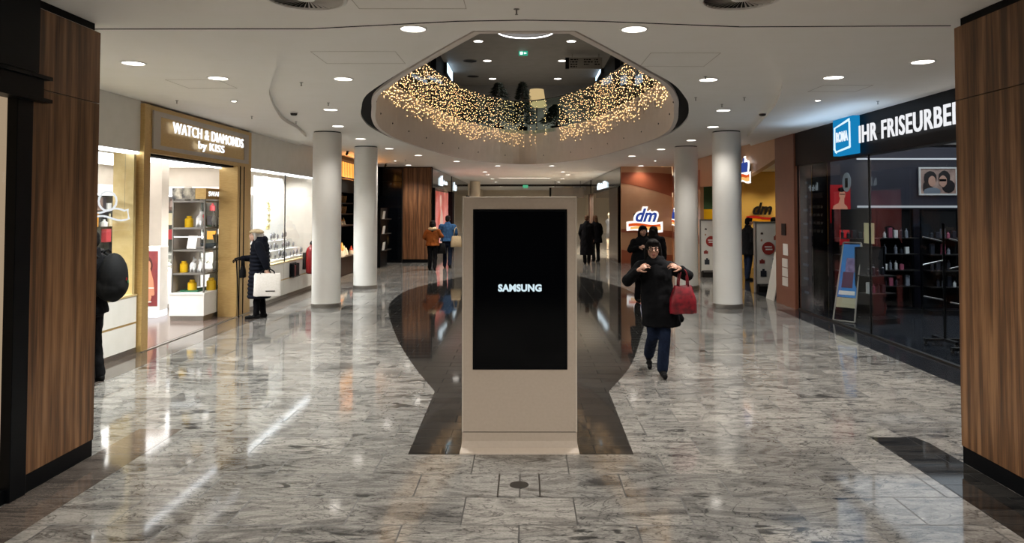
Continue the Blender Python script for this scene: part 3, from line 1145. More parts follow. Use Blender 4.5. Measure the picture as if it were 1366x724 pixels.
for (px, py, Y, r, lb, sd) in [(665, 111, 26.6, 0.75, 'bushy dark fir tree behind the upper balustrade, left of the lampshade', 1), (697, 110, 26.8, 0.45, 'slim dark fir tree behind the upper balustrade beside the lampshade', 2), (626, 123, 26.4, 0.6, 'dark fir tree behind the fairy lights on the left of the upper floor', 3),
                               (742, 140, 26.6, 0.6, 'low dark bush shaped tree behind the right part of the upper balustrade', 4)]:
    p = on_y(px, py, Y)
    fir(p.x, Y, p.z - Z_UP, r, lb, sd)
p = on_y(716, 130, 27.6)
t = thing('floor_lamp', 'floor lamp with a large glowing cream shade on the upper floor', 'lamp', (p.x, 27.6, Z_UP))
zz = p.z - Z_UP
MB().lathe([(0.36, zz - 0.35), (0.26, zz + 0.3)], n=28).build('lamp_shade', emission('lamp_shade_glow', rgb(226, 196, 140), 0.75), t, 'auto')
MB().cone((0, 0, 0.02), (0, 0, zz - 0.3), 0.018, 0.018).build('pole', M['dark_metal'], t)
MB().lathe([(0.2, 0), (0.2, 0.02)], n=24).build('base', M['dark_metal'], t)

# ------------------------------------------------------------------ left: jewellery shop
PI2 = math.pi / 2
ROT_L = (PI2, 0, PI2)          # lettering on a wall at x<0 that faces +x
ROT_R = (PI2, 0, -PI2)         # lettering on a wall at x>0 that faces -x

struct('floor_3', MB().box(-9.9, XL, 5.9, 18.4, -0.02, 0.004), M['shopfloor'])
struct('wall_shop_back', MB().box(-9.9, -9.8, 5.9, 18.4, 0, 3.3), M['taupe'])
struct('wall_shop_side', MB().box(-9.9, XL, 18.3, 18.42, 0, HC), M['taupe'])
struct('ceiling_4', MB().box(-9.9, XL - 0.36, 5.9, 18.3, 3.0, 3.1), M['ceil'])
for i, (x0, x1, y0, y1) in enumerate([(-9.6, -7.6, 6.4, 12.1), (-9.6, -7.6, 12.3, 18.0)]):  # glowing ceiling fields added to brighten the shop interior
    t = thing('luminous_ceiling', ['luminous ceiling field deep in the jewellery shop, nearer the camera', 'luminous ceiling field deep in the jewellery shop, farther from the camera'][i], 'ceiling light', ((x0 + x1) / 2, (y0 + y1) / 2, 3.0))
    hx, hy = (x1 - x0) / 2, (y1 - y0) / 2
    MB().box(-hx, hx, -hy, hy, -0.02, 0).build('diffuser', M['panel_light'], t)
    MB().box(-hx - 0.03, -hx, -hy, hy, -0.03, 0).box(hx, hx + 0.03, -hy, hy, -0.03, 0).build('frame', M['white'], t)

for i, (x, y) in enumerate([(-6.5, 8.0), (-6.5, 9.6), (-6.6, 11.2), (-6.9, 12.4), (-6.6, 14.6), (-6.4, 16.0), (-6.4, 17.4)]):  # invented ceiling spots, added to light the front of the shop
    if i == 0:
        jd = make_downlight('white spotlight in the jewellery shop ceiling behind its street front', 'spotlights behind the jewellery shop front', 0.07)
        o = jd
    else:
        o = copy_tree(jd)
    o.location = (x, y, 3.0)
    spot('lamp', o, 170, size=2.5, color=(0.97, 0.99, 1.0))
# fascia panels beside the portal
for y0, y1, lb in ((5.9, 10.08, 'plain off white fascia panel left of the golden portal'), (14.02, 18.3, 'plain off white fascia panel right of the golden portal')):
    top = HC
    t = thing('shop_fascia', lb, 'fascia', (XL, (y0 + y1) / 2, 2.74))
    h = (y1 - y0) / 2
    MB().box(-0.14, 0, -h, h, 0, top - 2.74 - 0.012).build('panel', M['offwhite'], t)
    MB().box(-0.12, -0.01, -h, h, -0.035, -0.002).build('led_strip', M['led'], t)


def shop_window(name, label, X, y0, y1, z0, z1, side, mullions=(), mat='glass', post='gold_light'):
    t = thing(name, label, 'shop window', (X, (y0 + y1) / 2, 0))
    h = (y1 - y0) / 2
    ys = [y0] + list(mullions) + [y1]
    m = (y0 + y1) / 2
    for a, b in zip(ys, ys[1:]):
        MB().box(-0.006, 0.006, a - m + 0.004, b - m - 0.004, z0, z1).build('glass_pane', M[mat], t)
    for a in mullions:
        MB().box(-0.012, 0.012, a - m - 0.008, a - m + 0.008, z0, z1).build('mullion', M['dark_metal'], t)
    return t


shop_window('shop_window', 'left display window of the jewellery shop with pale gold side panel', XL, 7.0, 10.06, 0.80, 2.72, 1)
shop_window('shop_window', 'bright right display window of the jewellery shop', XL, 14.04, 18.25, 0.80, 2.72, 1, (16.2,))

# display base cabinets
for y0, y1, lb, nd in ((7.0, 10.06, 'white display base cabinet with gold line under the left jewellery window', 2), (14.04, 18.25, 'white display base cabinet with gold line under the bright jewellery window', 4)):
    t = thing('display_cabinet', lb, 'cabinet', (XL, (y0 + y1) / 2, 0))
    h = (y1 - y0) / 2
    MB().box(-0.72, -0.015, -h, h, 0.0, 0.775).build('body', M['offwhite'], t)
    MB().box(-0.75, 0.01, -h, h, 0.775, 0.80).build('top', M['gold_light'], t)
    MB().box(-0.73, 0.004, -h, h, 0.0, 0.07).build('plinth', M['steel'], t)
    w = 2 * h / nd
    for q in range(nd):
        a = -h + q * w + 0.006
        MB().box(-0.015, 0.0, a, a + w - 0.012, 0.075, 0.40, 0.002).build('panel', M['offwhite'], t)
        MB().box(-0.015, 0.0, a, a + w - 0.012, 0.425, 0.77, 0.002).build('panel', M['offwhite'], t)
    MB().box(-0.01, 0.002, -h, h, 0.402, 0.423).build('gold_line', M['gold'], t)

# pale gold partition inside the left window
tag(MB().box(-0.30, -0.02, -0.03, 0.03, 0.8, 2.72).build('gold_partition', M['gold_light'], None, False, (XL, 10.0, 0)), 'pale gold partition closing the left jewellery window beside the portal', 'partition')
tag(MB().box(-0.75, -0.70, -1.0, 1.0, 0.8, 2.7).build('window_backdrop', glass('frosted_backdrop', (0.75, 0.74, 0.7, 1)), None, False, (XL, 8.6, 0)), 'clear back partition of the left jewellery window', 'panel')
t = thing('logo_sign', 'white outlined drugstore logo on the pale gold panel of the left jewellery window', 'sign', (XL - 0.30, 9.90, 1.93))
t['label'] = 'white lit outline logo hanging in the left jewellery window'
MB().wire([(-0.24 + 0.5 * a / 10, 0, -0.10 + 0.03 * math.sin(a * 0.6)) for a in range(11)] + [(0.24, 0, 0.02)] + [(0.2 - 0.46 * a / 10, 0, 0.03 * math.sin(a * 0.6)) for a in range(11)], 0.014, 6, closed=True).build('swoosh', M['letter_white'], t)
MB().cone((-0.2, 0, -0.1), (-0.2, 0, 1.06), 0.002, 0.002, 5).cone((0.2, 0, 0.0), (0.2, 0, 1.06), 0.002, 0.002, 5).build('hanging_wire', M['grey_metal'], t)
MB().wire([(0.12 * math.cos(a * math.pi / 8) - 0.03, 0, 0.13 + 0.13 * math.sin(a * math.pi / 8)) for a in range(16)], 0.014, 6, closed=True).build('loop', M['letter_white'], t)

# golden portal
PX = XL + 0.06
t = thing('shop_portal', 'golden metal shop portal with sign header over the open jewellery shop doorway', 'portal', (PX, 12.05, 0))
MB().box(-0.34, 0, -1.97, -1.80, 0, 3.41, 0.004).build('post', M['gold'], t)
MB().box(-0.34, 0, 1.32, 1.97, 0, 3.41, 0.004).build('post', M['gold'], t)
MB().box(-0.02, 0.006, 1.42, 1.45, 0, 2.74).box(-0.02, 0.004, 1.60, 1.64, 0, 2.74).build('reveal_line', M['black_matte'], t)
MB().box(-0.34, 0, -1.80, 1.32, 2.74, 3.41, 0.004).build('header', M['gold'], t)
MB().box(-0.28, -0.08, -1.80, 1.32, 2.71, 2.739).build('door_track', M['black_matte'], t)
MB().box(-0.34, -0.30, -1.80, 1.32, 2.69, 2.735).build('led_strip', M['led'], t)
MB().box(-0.02, 0.02, -1.97, 1.97, 0, 0.012).build('threshold', M['steel'], t)
sg = thing('shop_sign', 'lit white lettered shop sign on a gold plate over the jewellery doorway', 'sign', (PX + 0.002, 12.05, 3.07))
MB().box(0, 0.022, -1.77, -1.57, -0.27, 0.27).box(0, 0.022, 1.57, 1.77, -0.27, 0.27).box(0, 0.022, -1.57, 1.57, 0.20, 0.27).box(0, 0.022, -1.57, 1.57, -0.27, -0.21).build('frame', M['taupe'], sg)
MB().box(0, 0.008, -1.57, 1.57, -0.21, 0.20).build('plate', M['gold'], sg)
text('lettering', 'WATCH & DIAMONDS', M['sign_white'], sg, (0.05, 0.08, 0.085), ROT_L, 0.165, 2.68, 0.02, bold=0.0, space=1.08)
text('lettering', 'by KISS', M['sign_white'], sg, (0.05, 0.08, -0.115), ROT_L, 0.165, 0.98, 0.02, bold=0.0, space=1.08)

# tall glass display shelf unit inside the doorway
u = thing('display_shelf', 'tall glass and grey metal display shelf unit on a white base inside the jewellery doorway', 'shelf', (-5.89, 13.42, 0))
u.scale = (0.78, 1, 1)
MB().box(-0.42, 0.36, -0.55, 0.62, 0.09, 0.46, 0.004).build('base_cabinet', M['white'], u)
MB().box(-0.40, 0.34, -0.53, 0.60, 0.0, 0.09).build('plinth', M['steel'], u)
MB().box(-0.43, 0.37, -0.56, 0.63, 0.46, 0.49).build('base_top', M['white'], u)
mb = MB()
for x in (-0.38, 0.33):
    for y in (-0.51, 0.58):
        mb.box(x - 0.014, x + 0.014, y - 0.014, y + 0.014, 0.49, 2.15)
mb.box(0.318, 0.342, 0.0, 0.03, 0.49, 2.15)
mb.build('frame', M['grey_metal'], u)
SHZ = [0.49, 0.83, 1.24, 1.63, 2.10]
for z in SHZ[1:]:
    MB().box(-0.39, 0.345, -0.52, 0.59, z - 0.03, z).build('shelf', M['grey_metal'], u)
MB().box(-0.39, -0.375, -0.5, 0.57, 0.49, 2.1).build('back_panel', M['taupe'], u)
MB().box(-0.36, 0.30, -0.5, -0.48, 1.46, 1.47).build('led_strip', M['led'], u)
MB().box(-0.39, 0.12, -0.54, -0.51, 2.13, 2.32).build('topper_picture', varied('topper_photo', rgb(40, 40, 44), rgb(190, 180, 160), 7, 0.4), u)
MB().box(0.13, 0.37, -0.54, -0.51, 2.13, 2.32).box(0.345, 0.37, -0.51, 0.60, 2.13, 2.32).build('topper_plate', M['gold'], u)
text('topper_lettering', 'SWAROVSKI', M['sign_white'], u, (0.375, 0.05, 2.225), ROT_L, 0.085, 0.98, 0.01, bold=0.01)
MB().box(0.342, 0.348, -0.49, -0.01, 0.50, 2.09).box(0.342, 0.348, 0.04, 0.57, 0.50, 2.09).build('glass_pane', M['glass'], u)


def canister(x, y, z, h, label, group=None, mat='gloss_yellow'):
    t = thing('canister', label, 'canister', (x, y, z), 0, group)
    r = h * 0.36
    MB().lathe([(r * .95, 0), (r, 0.01), (r, h * .72), (r * .8, h * .8)], n=20).build('body', M[mat], t, 'auto')
    MB().lathe([(r * .6, h * .8), (r * .6, h)], n=16).build('lid', M[mat], t, 'auto')
    return t


def figurine(x, y, z, h, label, group=None, seed=0, mat='gloss_white', rz=0.0):
    """standing animal figurine"""
    t = thing('figurine', label, 'figurine', (x, y, z), rz, group)
    s = h / 0.24
    mb = MB()
    mb.ball((0, 0, 0.10 * s), (0.055 * s, 0.045 * s, 0.075 * s), 2)
    mb.tube([(0, 0, 0.14 * s), (0.02 * s, 0, 0.19 * s)], [0.035 * s, 0.025 * s])
    mb.ball((0.03 * s, 0, 0.205 * s), (0.035 * s, 0.026 * s, 0.026 * s), 2)
    mb.ball((0.01 * s, 0.015 * s, 0.235 * s), (0.008 * s, 0.006 * s, 0.022 * s), 1).ball((0.01 * s, -0.015 * s, 0.235 * s), (0.008 * s, 0.006 * s, 0.022 * s), 1)
    for dx, dy in ((0.03, 0.025), (0.03, -0.025), (-0.03, 0.025), (-0.03, -0.025)):
        mb.cone((dx * s, dy * s, 0), (dx * s * .8, dy * s * .8, 0.09 * s), 0.013 * s, 0.02 * s, 8)
    mb.build('body', M[mat], t, True)
    MB().box(-0.05 * s, 0.05 * s, -0.04 * s, 0.04 * s, 0, 0.008).build('base', M['grey_metal'], t)
    return t


BX, BY = -5.94, 13.42
canister(BX - 0.06, BY - 0.3, 1.63, 0.20, 'yellow canister on the top inner shelf of the glass display unit')
canister(BX - 0.14, BY - 0.3, 0.83, 0.20, 'yellow canister on the second lowest shelf of the glass display unit')
canister(BX + 0.02, BY - 0.32, 0.49, 0.21, 'yellow canister nearest the corner on the base of the glass display unit')
canister(BX + 0.24, BY - 0.05, 0.49, 0.22, 'yellow canister standing on the base of the display unit beside its middle bar')
figurine(BX + 0.12, BY - 0.28, 1.63, 0.30, 'white porcelain animal figurine beside the yellow canister on the upper shelf')
figurine(BX + 0.24, BY + 0.05, 1.63, 0.27, 'white porcelain figurine on the street side of the upper shelf', rz=2.0)
figurine(BX + 0.24, BY + 0.32, 1.63, 0.26, 'white porcelain figurine at the far end of the upper shelf', rz=1.0)
figurine(BX + 0.02, BY - 0.3, 0.83, 0.26, 'white porcelain figurine beside the canister on the lower shelf')
figurine(BX + 0.17, BY - 0.32, 0.83, 0.25, 'small white porcelain figurine at the corner of the lower shelf', rz=2.5)
figurine(BX + 0.24, BY + 0.12, 0.83, 0.24, 'white porcelain figurine in the street side middle of the lower shelf', rz=0.6)
figurine(BX + 0.24, BY + 0.36, 0.83, 0.24, 'white porcelain figurine at the far end of the lower shelf', rz=1.6)
for (x, y, z, sx, sy, lb) in [(0.22, 0.25, 1.63, 0.10, 0.14, 'dark green display base on the upper shelf of the glass unit'), (0.05, -0.2, 0.49, 0.16, 0.2, 'flat dark green display base at the corner on the unit base'), (0.2, 0.25, 0.49, 0.13, 0.26, 'long dark green display base further along on the unit base')]:
    tag(MB().box(-sx, sx, -sy, sy, 0, 0.03, 0.004).lathe([(0.04, 0.03), (0.02, 0.06)], n=12).build('figurine_stand', M['green'], None, False, (BX + x - 0.05, BY + y, z)), lb, 'display base')
for i, (x, y, rz, lb) in enumerate([(0.02, -0.34, 0.0, 'grey white booklet leaning on the middle shelf nearest the corner'), (0.2, 0.3, 1.2, 'grey white booklet leaning at the far end of the middle shelf')]):
    tag(MB().obox((0, 0, 0.12), (0.16, 0.02, 0.24), (-0.35, 0, 0)).build('booklet', M['white'], None, False, (BX + x, BY + y, 1.245), (0, 0, rz)), lb, 'booklet')
t = thing('crystal_bowl', 'grey blue crystal bowl on the middle shelf of the glass display unit', 'bowl', (BX + 0.17, BY + 0.0, 1.24))
MB().lathe([(0.05, 0), (0.12, 0.05), (0.15, 0.09), (0.145, 0.09), (0.11, 0.055), (0.03, 0.02)], n=28).build('bowl', principled('crystal', rgb(130, 150, 165), 0.1), t, 'auto')
MB().lathe([(0.06, 0), (0.06, 0.006)], n=20).build('foot', M['steel'], t)

# poster light box with portrait
t = thing('poster_stand', 'white plinth with a reddish poster of a woman inside the jewellery doorway', 'poster stand', (-6.86, 13.35, 0))
MB().box(-0.24, 0.24, 0.0, 0.30, 0.12, 1.27, 0.006).build('body', M['white'], t)
MB().box(-0.24, 0.24, -0.08, 0.30, 0.0, 0.12).build('base', M['soft_glow'], t)
MB().box(-0.20, 0.20, -0.008, 0, 0.20, 1.19).build('poster', varied('poster_red_brown', rgb(142, 62, 50), rgb(112, 44, 52), 3, 0.4), t)
skin_poster = principled('poster_skin', rgb(196, 132, 100), 0.5)
hair_poster = principled('poster_hair', rgb(70, 30, 24), 0.5)
mb = MB()
mb.ball((0.0, -0.010, 0.93), (0.11, 0.004, 0.17), 3).ball((-0.07, -0.010, 0.75), (0.07, 0.004, 0.2), 3)
mb.build('portrait_hair', hair_poster, t)
mb = MB()
mb.ball((0.01, -0.016, 0.93), (0.07, 0.004, 0.10), 3)
mb.tube([(0.0, -0.014, 0.8), (-0.02, -0.014, 0.6), (-0.03, -0.014, 0.35)], [0.045, 0.1, 0.13])
mb.tube([(0.12, -0.02, 0.42), (0.1, -0.02, 0.66), (0.05, -0.02, 0.86)], [0.035, 0.03, 0.022])
for v in mb.bm.verts:
    v.co.y = -0.014 + (v.co.y + 0.014) * 0.04
mb.build('portrait_figure', skin_poster, t)
MB().box(-0.12, 0.14, -0.02, -0.017, 0.52, 0.535).box(-0.06, 0.1, -0.02, -0.017, 0.27, 0.285).build('poster_lettering', M['white'], t)

t = thing('light_tube', 'vertical white light tube standing just behind the left golden post', 'light', (-5.52, 10.42, 0))
MB().box(-0.03, 0.03, -0.03, 0.03, 0.92, 1.98).build('tube', M['led'], t)
MB().box(-0.035, 0.035, -0.035, 0.035, 0.12, 0.92).box(-0.035, 0.035, -0.035, 0.035, 1.98, 2.05).build('housing', M['black'], t)
MB().box(-0.1, 0.1, -0.1, 0.1, 0.0, 0.12).build('foot', M['black'], t)

# interior counters and cabinets
def counter(x, y, sx, sy, label, rz=0.0, h=0.95, glassy=True):
    t = thing('display_counter', label, 'counter', (x, y, 0), rz)
    MB().box(-sx, sx, -sy, sy, 0.08, h - 0.25, 0.004).build('body', M['white'], t)
    MB().box(-sx + 0.02, sx - 0.02, -sy + 0.02, sy - 0.02, 0, 0.08).build('plinth', M['steel'], t)
    MB().box(-sx, sx, -sy, -sy + 0.008, h - 0.25, h).box(-sx, sx, sy - 0.008, sy, h - 0.25, h).box(-sx, -sx + 0.008, -sy, sy, h - 0.25, h).box(sx - 0.008, sx, -sy, sy, h - 0.25, h).box(-sx, sx, -sy, sy, h, h + 0.01).build('glass_case', M['glass'], t)
    mb = MB()
    r_ = random.Random(int(x * 100 + y * 10))
    for q in range(int(sx * sy * 60) + 10):
        xx, yy = r_.uniform(-sx + .06, sx - .06), r_.uniform(-sy + .06, sy - .06)
        hh = r_.uniform(0.02, 0.1)
        mb.lathe([(0.03, 0), (0.02, hh * .6), (0.008, hh)], c=(xx, yy, h - 0.25), n=8)
    tag(mb.build('jewellery', varied('jewellery_mix', rgb(60, 56, 54), rgb(216, 206, 190), 30, 0.25), t), kind='stuff')
    return t


counter(-7.5, 15.0, 0.45, 0.9, 'white glass topped counter behind the poster plinth in the jewellery shop')
counter(-7.6, 11.6, 0.4, 0.8, 'white glass topped counter near the left golden post in the jewellery shop')
counter(-8.0, 16.9, 0.75, 0.36, 'white glass topped counter at the far wall of the jewellery shop')
counter(-6.7, 8.4, 0.3, 0.8, 'white glass topped counter behind the left jewellery window')


def wall_cabinet(x, y, w, label, rz, seed):
    t = thing('wall_cabinet', label, 'cabinet', (x, y, 0), rz)
    MB().box(-w, w, 0, 0.4, 0, 0.9, 0.004).build('lower_body', M['white'], t)
    MB().box(-w, w, 0.36, 0.4, 0.9, 2.3).build('back_panel', M['grey_metal'], t)
    MB().box(-w - 0.03, -w + 0.03, -0.01, 0.4, 0, 2.3).box(w - 0.03, w + 0.03, -0.01, 0.4, 0, 2.3).build('side', M['grey_metal'], t)
    for z in (1.2, 1.55, 1.9):
        MB().box(-w, w, 0.04, 0.36, z, z + 0.015).build('shelf', M['glass_green'], t)
    MB().box(-w, w, -0.01, 0.4, 2.3, 2.5).build('header', M['white'], t)
    MB().box(-w, w, 0.02, 0.06, 2.26, 2.3).build('led_strip', M['led'], t)
    r_ = random.Random(seed)
    k = 0
    for z in (0.9, 1.215, 1.565, 1.915):
        for q in range(int(w * 8)):
            xx = -w + 0.12 + q * (2 * w - 0.2) / max(1, int(w * 8) - 1)
            if r_.random() < 0.2:
                continue
            yield t, xx, r_.uniform(0.12, 0.3), z, r_


goods = [principled('goods_' + str(i), c, 0.35) for i, c in enumerate([rgb(240, 240, 238), rgb(60, 56, 60), rgb(214, 150, 60), rgb(186, 70, 76), rgb(90, 130, 110), rgb(230, 214, 180), rgb(120, 100, 90)])]


def goods_item(x, y, z, rz, r_, group, label, s=1.0):
    k = r_.randrange(3)
    h = r_.uniform(0.10, 0.2) * s
    mb = MB()
    if k == 0:
        w = r_.uniform(0.05, 0.09) * s
        mb.box(-w, w, -w * .6, w * .6, 0, h, 0.004)
    elif k == 1:
        r = r_.uniform(0.03, 0.05) * s
        mb.lathe([(r, 0), (r, h * .6), (r * .4, h * .75), (r * .4, h)], n=12)
    else:
        mb.lathe([(0.035 * s, 0), (0.05 * s, h * .3), (0.025 * s, h * .8), (0.04 * s, h)], n=12)
    o = mb.build('gift_item' if group.startswith('gift') else 'packaged_product', r_.choice(goods), None, False, (x, y, z), (0, 0, rz))
    return tag(o, label, 'product', group)


for args in [(-9.3, 10.2, 0.9, 'grey framed wall cabinet at the back of the jewellery shop, left of the doorway view', PI2 * 3 - PI2 * 0, 3), (-9.3, 13.2, 0.9, 'grey framed wall cabinet at the back of the jewellery shop, in the middle', PI2 * 3, 4),
             (-9.3, 16.0, 0.9, 'grey framed wall cabinet at the back of the jewellery shop, farthest', PI2 * 3, 5), (-7.4, 17.85, 0.7, 'grey framed wall cabinet on the end wall of the jewellery shop', 0.0, 6), (-9.0, 17.85, 0.7, 'grey framed wall cabinet in the far corner of the jewellery shop', 0.0, 7)]:
    x, y, w, lb, rz, sd = args
    rz = 0.0 if rz == 0.0 else PI2
    for t, xx, yy, z, r_ in wall_cabinet(x, y, w, lb, rz, sd):
        m = Matrix.Rotation(rz, 4, 'Z')
        p = m @ Vector((xx, yy, z))
        goods_item(x + p.x, y + p.y, z, rz, r_, 'gifts in the wall cabinets', 'small gift item on a lit wall cabinet shelf inside the jewellery shop', 1.5)
# pillar inside the shop
tag(MB().box(-0.16, 0.16, -0.16, 0.16, 0, 3.0).build('square_pillar', M['taupe'], None, False, (-8.15, 16.3, 0.0)), 'plain taupe square pillar inside the jewellery shop', 'pillar')

# bright window: risers with jewellery stands
ws = thing('display_riser', 'stepped white display riser in the bright jewellery window', 'display', (XL - 0.4, 16.1, 0.80))
MB().box(-0.28, 0.3, -2.0, 2.1, 0, 0.05).box(-0.28, 0.1, -2.0, 2.1, 0.05, 0.22).box(-0.28, -0.08, -2.0, 2.1, 0.22, 0.42).build('steps', M['white'], ws)
MB().box(-0.30, -0.285, 0.1, 2.1, 0, 1.9).build('back_screen', M['white'], ws)
stand = thing('jewellery_stand', 'small necklace stand on the stepped riser in the bright jewellery window', 'jewellery stand', (0, 0, 0), 0, 'necklace stands in the bright window')
mb = MB()
mb.lathe([(0.03, 0), (0.03, 0.008), (0.008, 0.012), (0.008, 0.05)], n=12)
mb.ball((0, 0, 0.09), (0.02, 0.05, 0.055), 2)
mb.lathe([(0.014, 0.12), (0.012, 0.16)], n=10)
mb.build('bust', principled('stand_velvet', rgb(120, 118, 122), 0.6), stand, True)
MB().wire([(0.024, 0.036 * math.cos(a * math.pi / 8), 0.115 + 0.04 * math.sin(a * math.pi / 8) - 0.02) for a in range(16)], 0.004, 5, closed=True).build('necklace', M['dark_metal'], stand)
r_ = random.Random(11)
k_ = 0
for row, (x, z) in enumerate(((0.2, 0.85), (0.0, 1.02), (-0.18, 1.22))):
    for q in range(15):
        y = 14.25 + q * 0.27 + r_.uniform(-0.06, 0.06)
        o = stand if k_ == 0 else copy_tree(stand)
        k_ += 1
        o.location = (XL - 0.4 + x, y, z)
        o.scale = [r_.uniform(0.7, 1.25)] * 3
t = thing('hanging_ornament', 'tall yellow ornament hanging in the bright jewellery window', 'ornament', (XL - 0.3, 16.0, 1.5))
mb = MB()
for q in range(16):
    mb.ball((0.0, 0.05 * math.sin(q * 2.1), 0.04 + q * 0.04), 0.035 if q % 2 else 0.05, 1)
mb.build('blossoms', varied('pale_yellow_blossom', rgb(236, 214, 110), rgb(246, 240, 214), 20, 0.6), t)
MB().cone((0, 0, 0.6), (0, 0, 1.22), 0.003, 0.003, 6).build('wire', M['grey_metal'], t)
# framed pictures / gadgets in the window left part
for i, (y, z, s, m, lb) in enumerate([(14.5, 1.35, 0.16, 'rust', 'round reddish hanging decoration at the left end of the bright window'), (14.9, 1.9, 0.12, 'grey_metal', 'small grey hanging disc in the bright window')]):
    tag(MB().ball((0, 0, 0), (0.03, s, s), 2).cone((0, 0, s), (0, 0, 2.7 - z), 0.002, 0.002, 5).build('hanging_ornament', M[m], None, True, (XL - 0.35, y, z)), lb, 'ornament')

# fire extinguisher on the base cabinet wall
t = thing('fire_extinguisher', 'big dark red fire extinguisher beside the nearest left column', 'fire extinguisher', (XL + 0.2, 17.55, 0.42))
MB().lathe([(0.10, 0), (0.125, 0.03), (0.125, 0.54), (0.10, 0.61), (0.04, 0.66), (0.04, 0.69)], n=28).build('cylinder', M['red'], t, 'auto')
MB().box(-0.02, 0.02, -0.08, 0.03, 0.70, 0.72).obox((0, -0.04, 0.75), (0.03, 0.12, 0.015), (0.35, 0, 0)).lathe([(0.022, 0.68), (0.022, 0.73)], n=12).build('valve', M['black'], t)
MB().wire([(0.03, -0.03, 0.70), (0.12, -0.08, 0.66), (0.14, -0.06, 0.5), (0.135, -0.02, 0.2)], 0.012, 8).build('hose', M['black_matte'], t, True)
MB().ball((0.112, -0.06, 0.42), (0.012, 0.05, 0.05), 2).build('badge', M['gold_light'], t)
MB().box(-0.20, -0.13, -0.04, 0.04, 0.1, 0.5).build('wall_bracket', M['dark_metal'], t)
t = thing('brochure_rack', 'small rack of dark red and black boxes beside the fire extinguisher', 'rack', (XL + 0.01, 16.75, 0.42))
MB().box(0, 0.1, -0.22, 0.22, 0, 0.02).box(0, 0.012, -0.22, 0.22, 0, 0.32).build('tray', M['dark_metal'], t)
for q in range(5):
    MB().box(0.015, 0.09, -0.2 + q * 0.085, -0.2 + q * 0.085 + 0.065, 0.02, 0.30 - 0.03 * (q % 2), 0.004).build('box', M['red'] if q == 1 else M['black'], t)

# ------------------------------------------------------------------ left: orange lit shop
struct('floor_4', MB().box(-8.5, XL, 18.42, 26.9, -0.02, 0.004), M['dark_floor'])
struct('wall_shop2_back', MB().box(-8.5, -8.4, 18.42, 27.0, 0, HC), M['black'])
tag(MB().box(-0.2, 0.0, -3.95, 3.95, 2.45, HC - 0.01).build('shop_fascia', M['black'], None, False, (XL, 22.6, 0)), 'dark fascia over the orange lit gift shop', 'fascia')
t = thing('slatted_sign', 'glowing orange slatted sign above the gift shop between the left columns', 'sign', (XL + 0.02, 21.9, 2.88))
MB().box(0, 0.02, -2.2, 2.2, 0, 0.44).build('glow_panel', emission('orange_glow', (1.0, 0.42, 0.08, 1), 3.6), t)
mb = MB()
for q in range(34):
    mb.box(0.02, 0.034, -2.2 + q * 0.13, -2.2 + q * 0.13 + 0.03, 0, 0.44)
mb.box(0.02, 0.07, -2.2, 2.2, -0.04, 0.0).box(0.02, 0.07, -2.2, 2.2, 0.44, 0.5)
mb.build('slats', M['wood_dark'], t)
for i, y in enumerate((19.6, 21.4, 23.2, 25.0)):  # made-up spotlights, put here to light the rack fronts
    t = thing('track_spot', 'small black ceiling spotlight in front of the orange lit gift shop', 'ceiling light', (-4.75, y, HC), 0, 'spotlights in front of the gift shop')
    MB().cone((0, 0, -0.03), (-0.04, 0, -0.11), 0.035, 0.03).build('housing', M['black'], t, 'auto')
    MB().lathe([(0.04, -0.02), (0.04, 0)], n=16).build('base', M['black'], t)
    l_ = spot('lamp', t, 420, z=-0.14, size=1.3, color=(1, 0.78, 0.52))
    l_.location = (-0.05, 0, -0.14)
    l_.rotation_euler = (0, R(24), 0)
ld = bpy.data.lights.new('sign_wash_lamp', 'AREA')  # bare light without a fitting, added to strengthen the orange sign's glow
ld.energy = 40
ld.size = 0.3
ld.size_y = 4
ld.shape = 'RECTANGLE'
ld.color = (1, 0.33, 0.08)
lo = bpy.data.objects.new('sign_wash_lamp', ld)
col.objects.link(lo)
lo.location = (XL + 0.12, 22.4, 2.9)
lo.rotation_euler = (math.pi, R(-30), 0)
rk = thing('gift_rack', 'dark gift shop rack with stacked baskets and figures between the left columns', 'rack', (-5.75, 21.6, 0))
mb = MB()
for y in (-2.4, -0.8, 0.8, 2.4):
    mb.box(-0.35, -0.31, y, y + 0.04, 0, 2.4).box(0.0, 0.04, y, y + 0.04, 0, 0.5)
mb.build('upright', M['wood_dark'], rk)
for z, d in ((2.12, 0.1), (1.78, 0.1), (1.42, 0.15), (0.5, 0.4)):
    MB().box(-0.35, d, -2.45, 2.45, z, z + 0.035).build('shelf', M['wood_dark'], rk)
MB().box(-0.35, 0.38, -2.4, 2.4, 0, 0.5).build('base', M['wood_dark'], rk)
MB().box(-0.40, -0.36, -2.4, 2.4, 0.5, 2.4).build('back_panel', M['wood_dark'], rk)
r_ = random.Random(21)
for q in range(8):
    y = 19.5 + q * 0.58
    for z in (2.155, 1.815):
        t = thing('basket', 'woven honey coloured basket on the upper gift rack shelves', 'basket', (-5.9, y, z), 0, 'baskets on the gift rack')
        mb = MB()
        mb.lathe([(0.13, 0), (0.16, 0.12), (0.17, 0.22), (0.155, 0.22), (0.14, 0.1), (0.1, 0.02)], n=20)
        mb.build('body', M['wicker'], t, 'auto')
        MB().wire([(0, 0.15 * math.cos(a * math.pi / 8), 0.21 + 0.08 * math.sin(a * math.pi / 8)) for a in range(9)], 0.01, 6).build('handle', M['wicker'], t)
tint = [principled('figure_tint_' + str(i), c, 0.5) for i, c in enumerate([rgb(196, 60, 30), rgb(230, 130, 40), rgb(240, 226, 200), rgb(150, 30, 30), rgb(240, 180, 90)])]


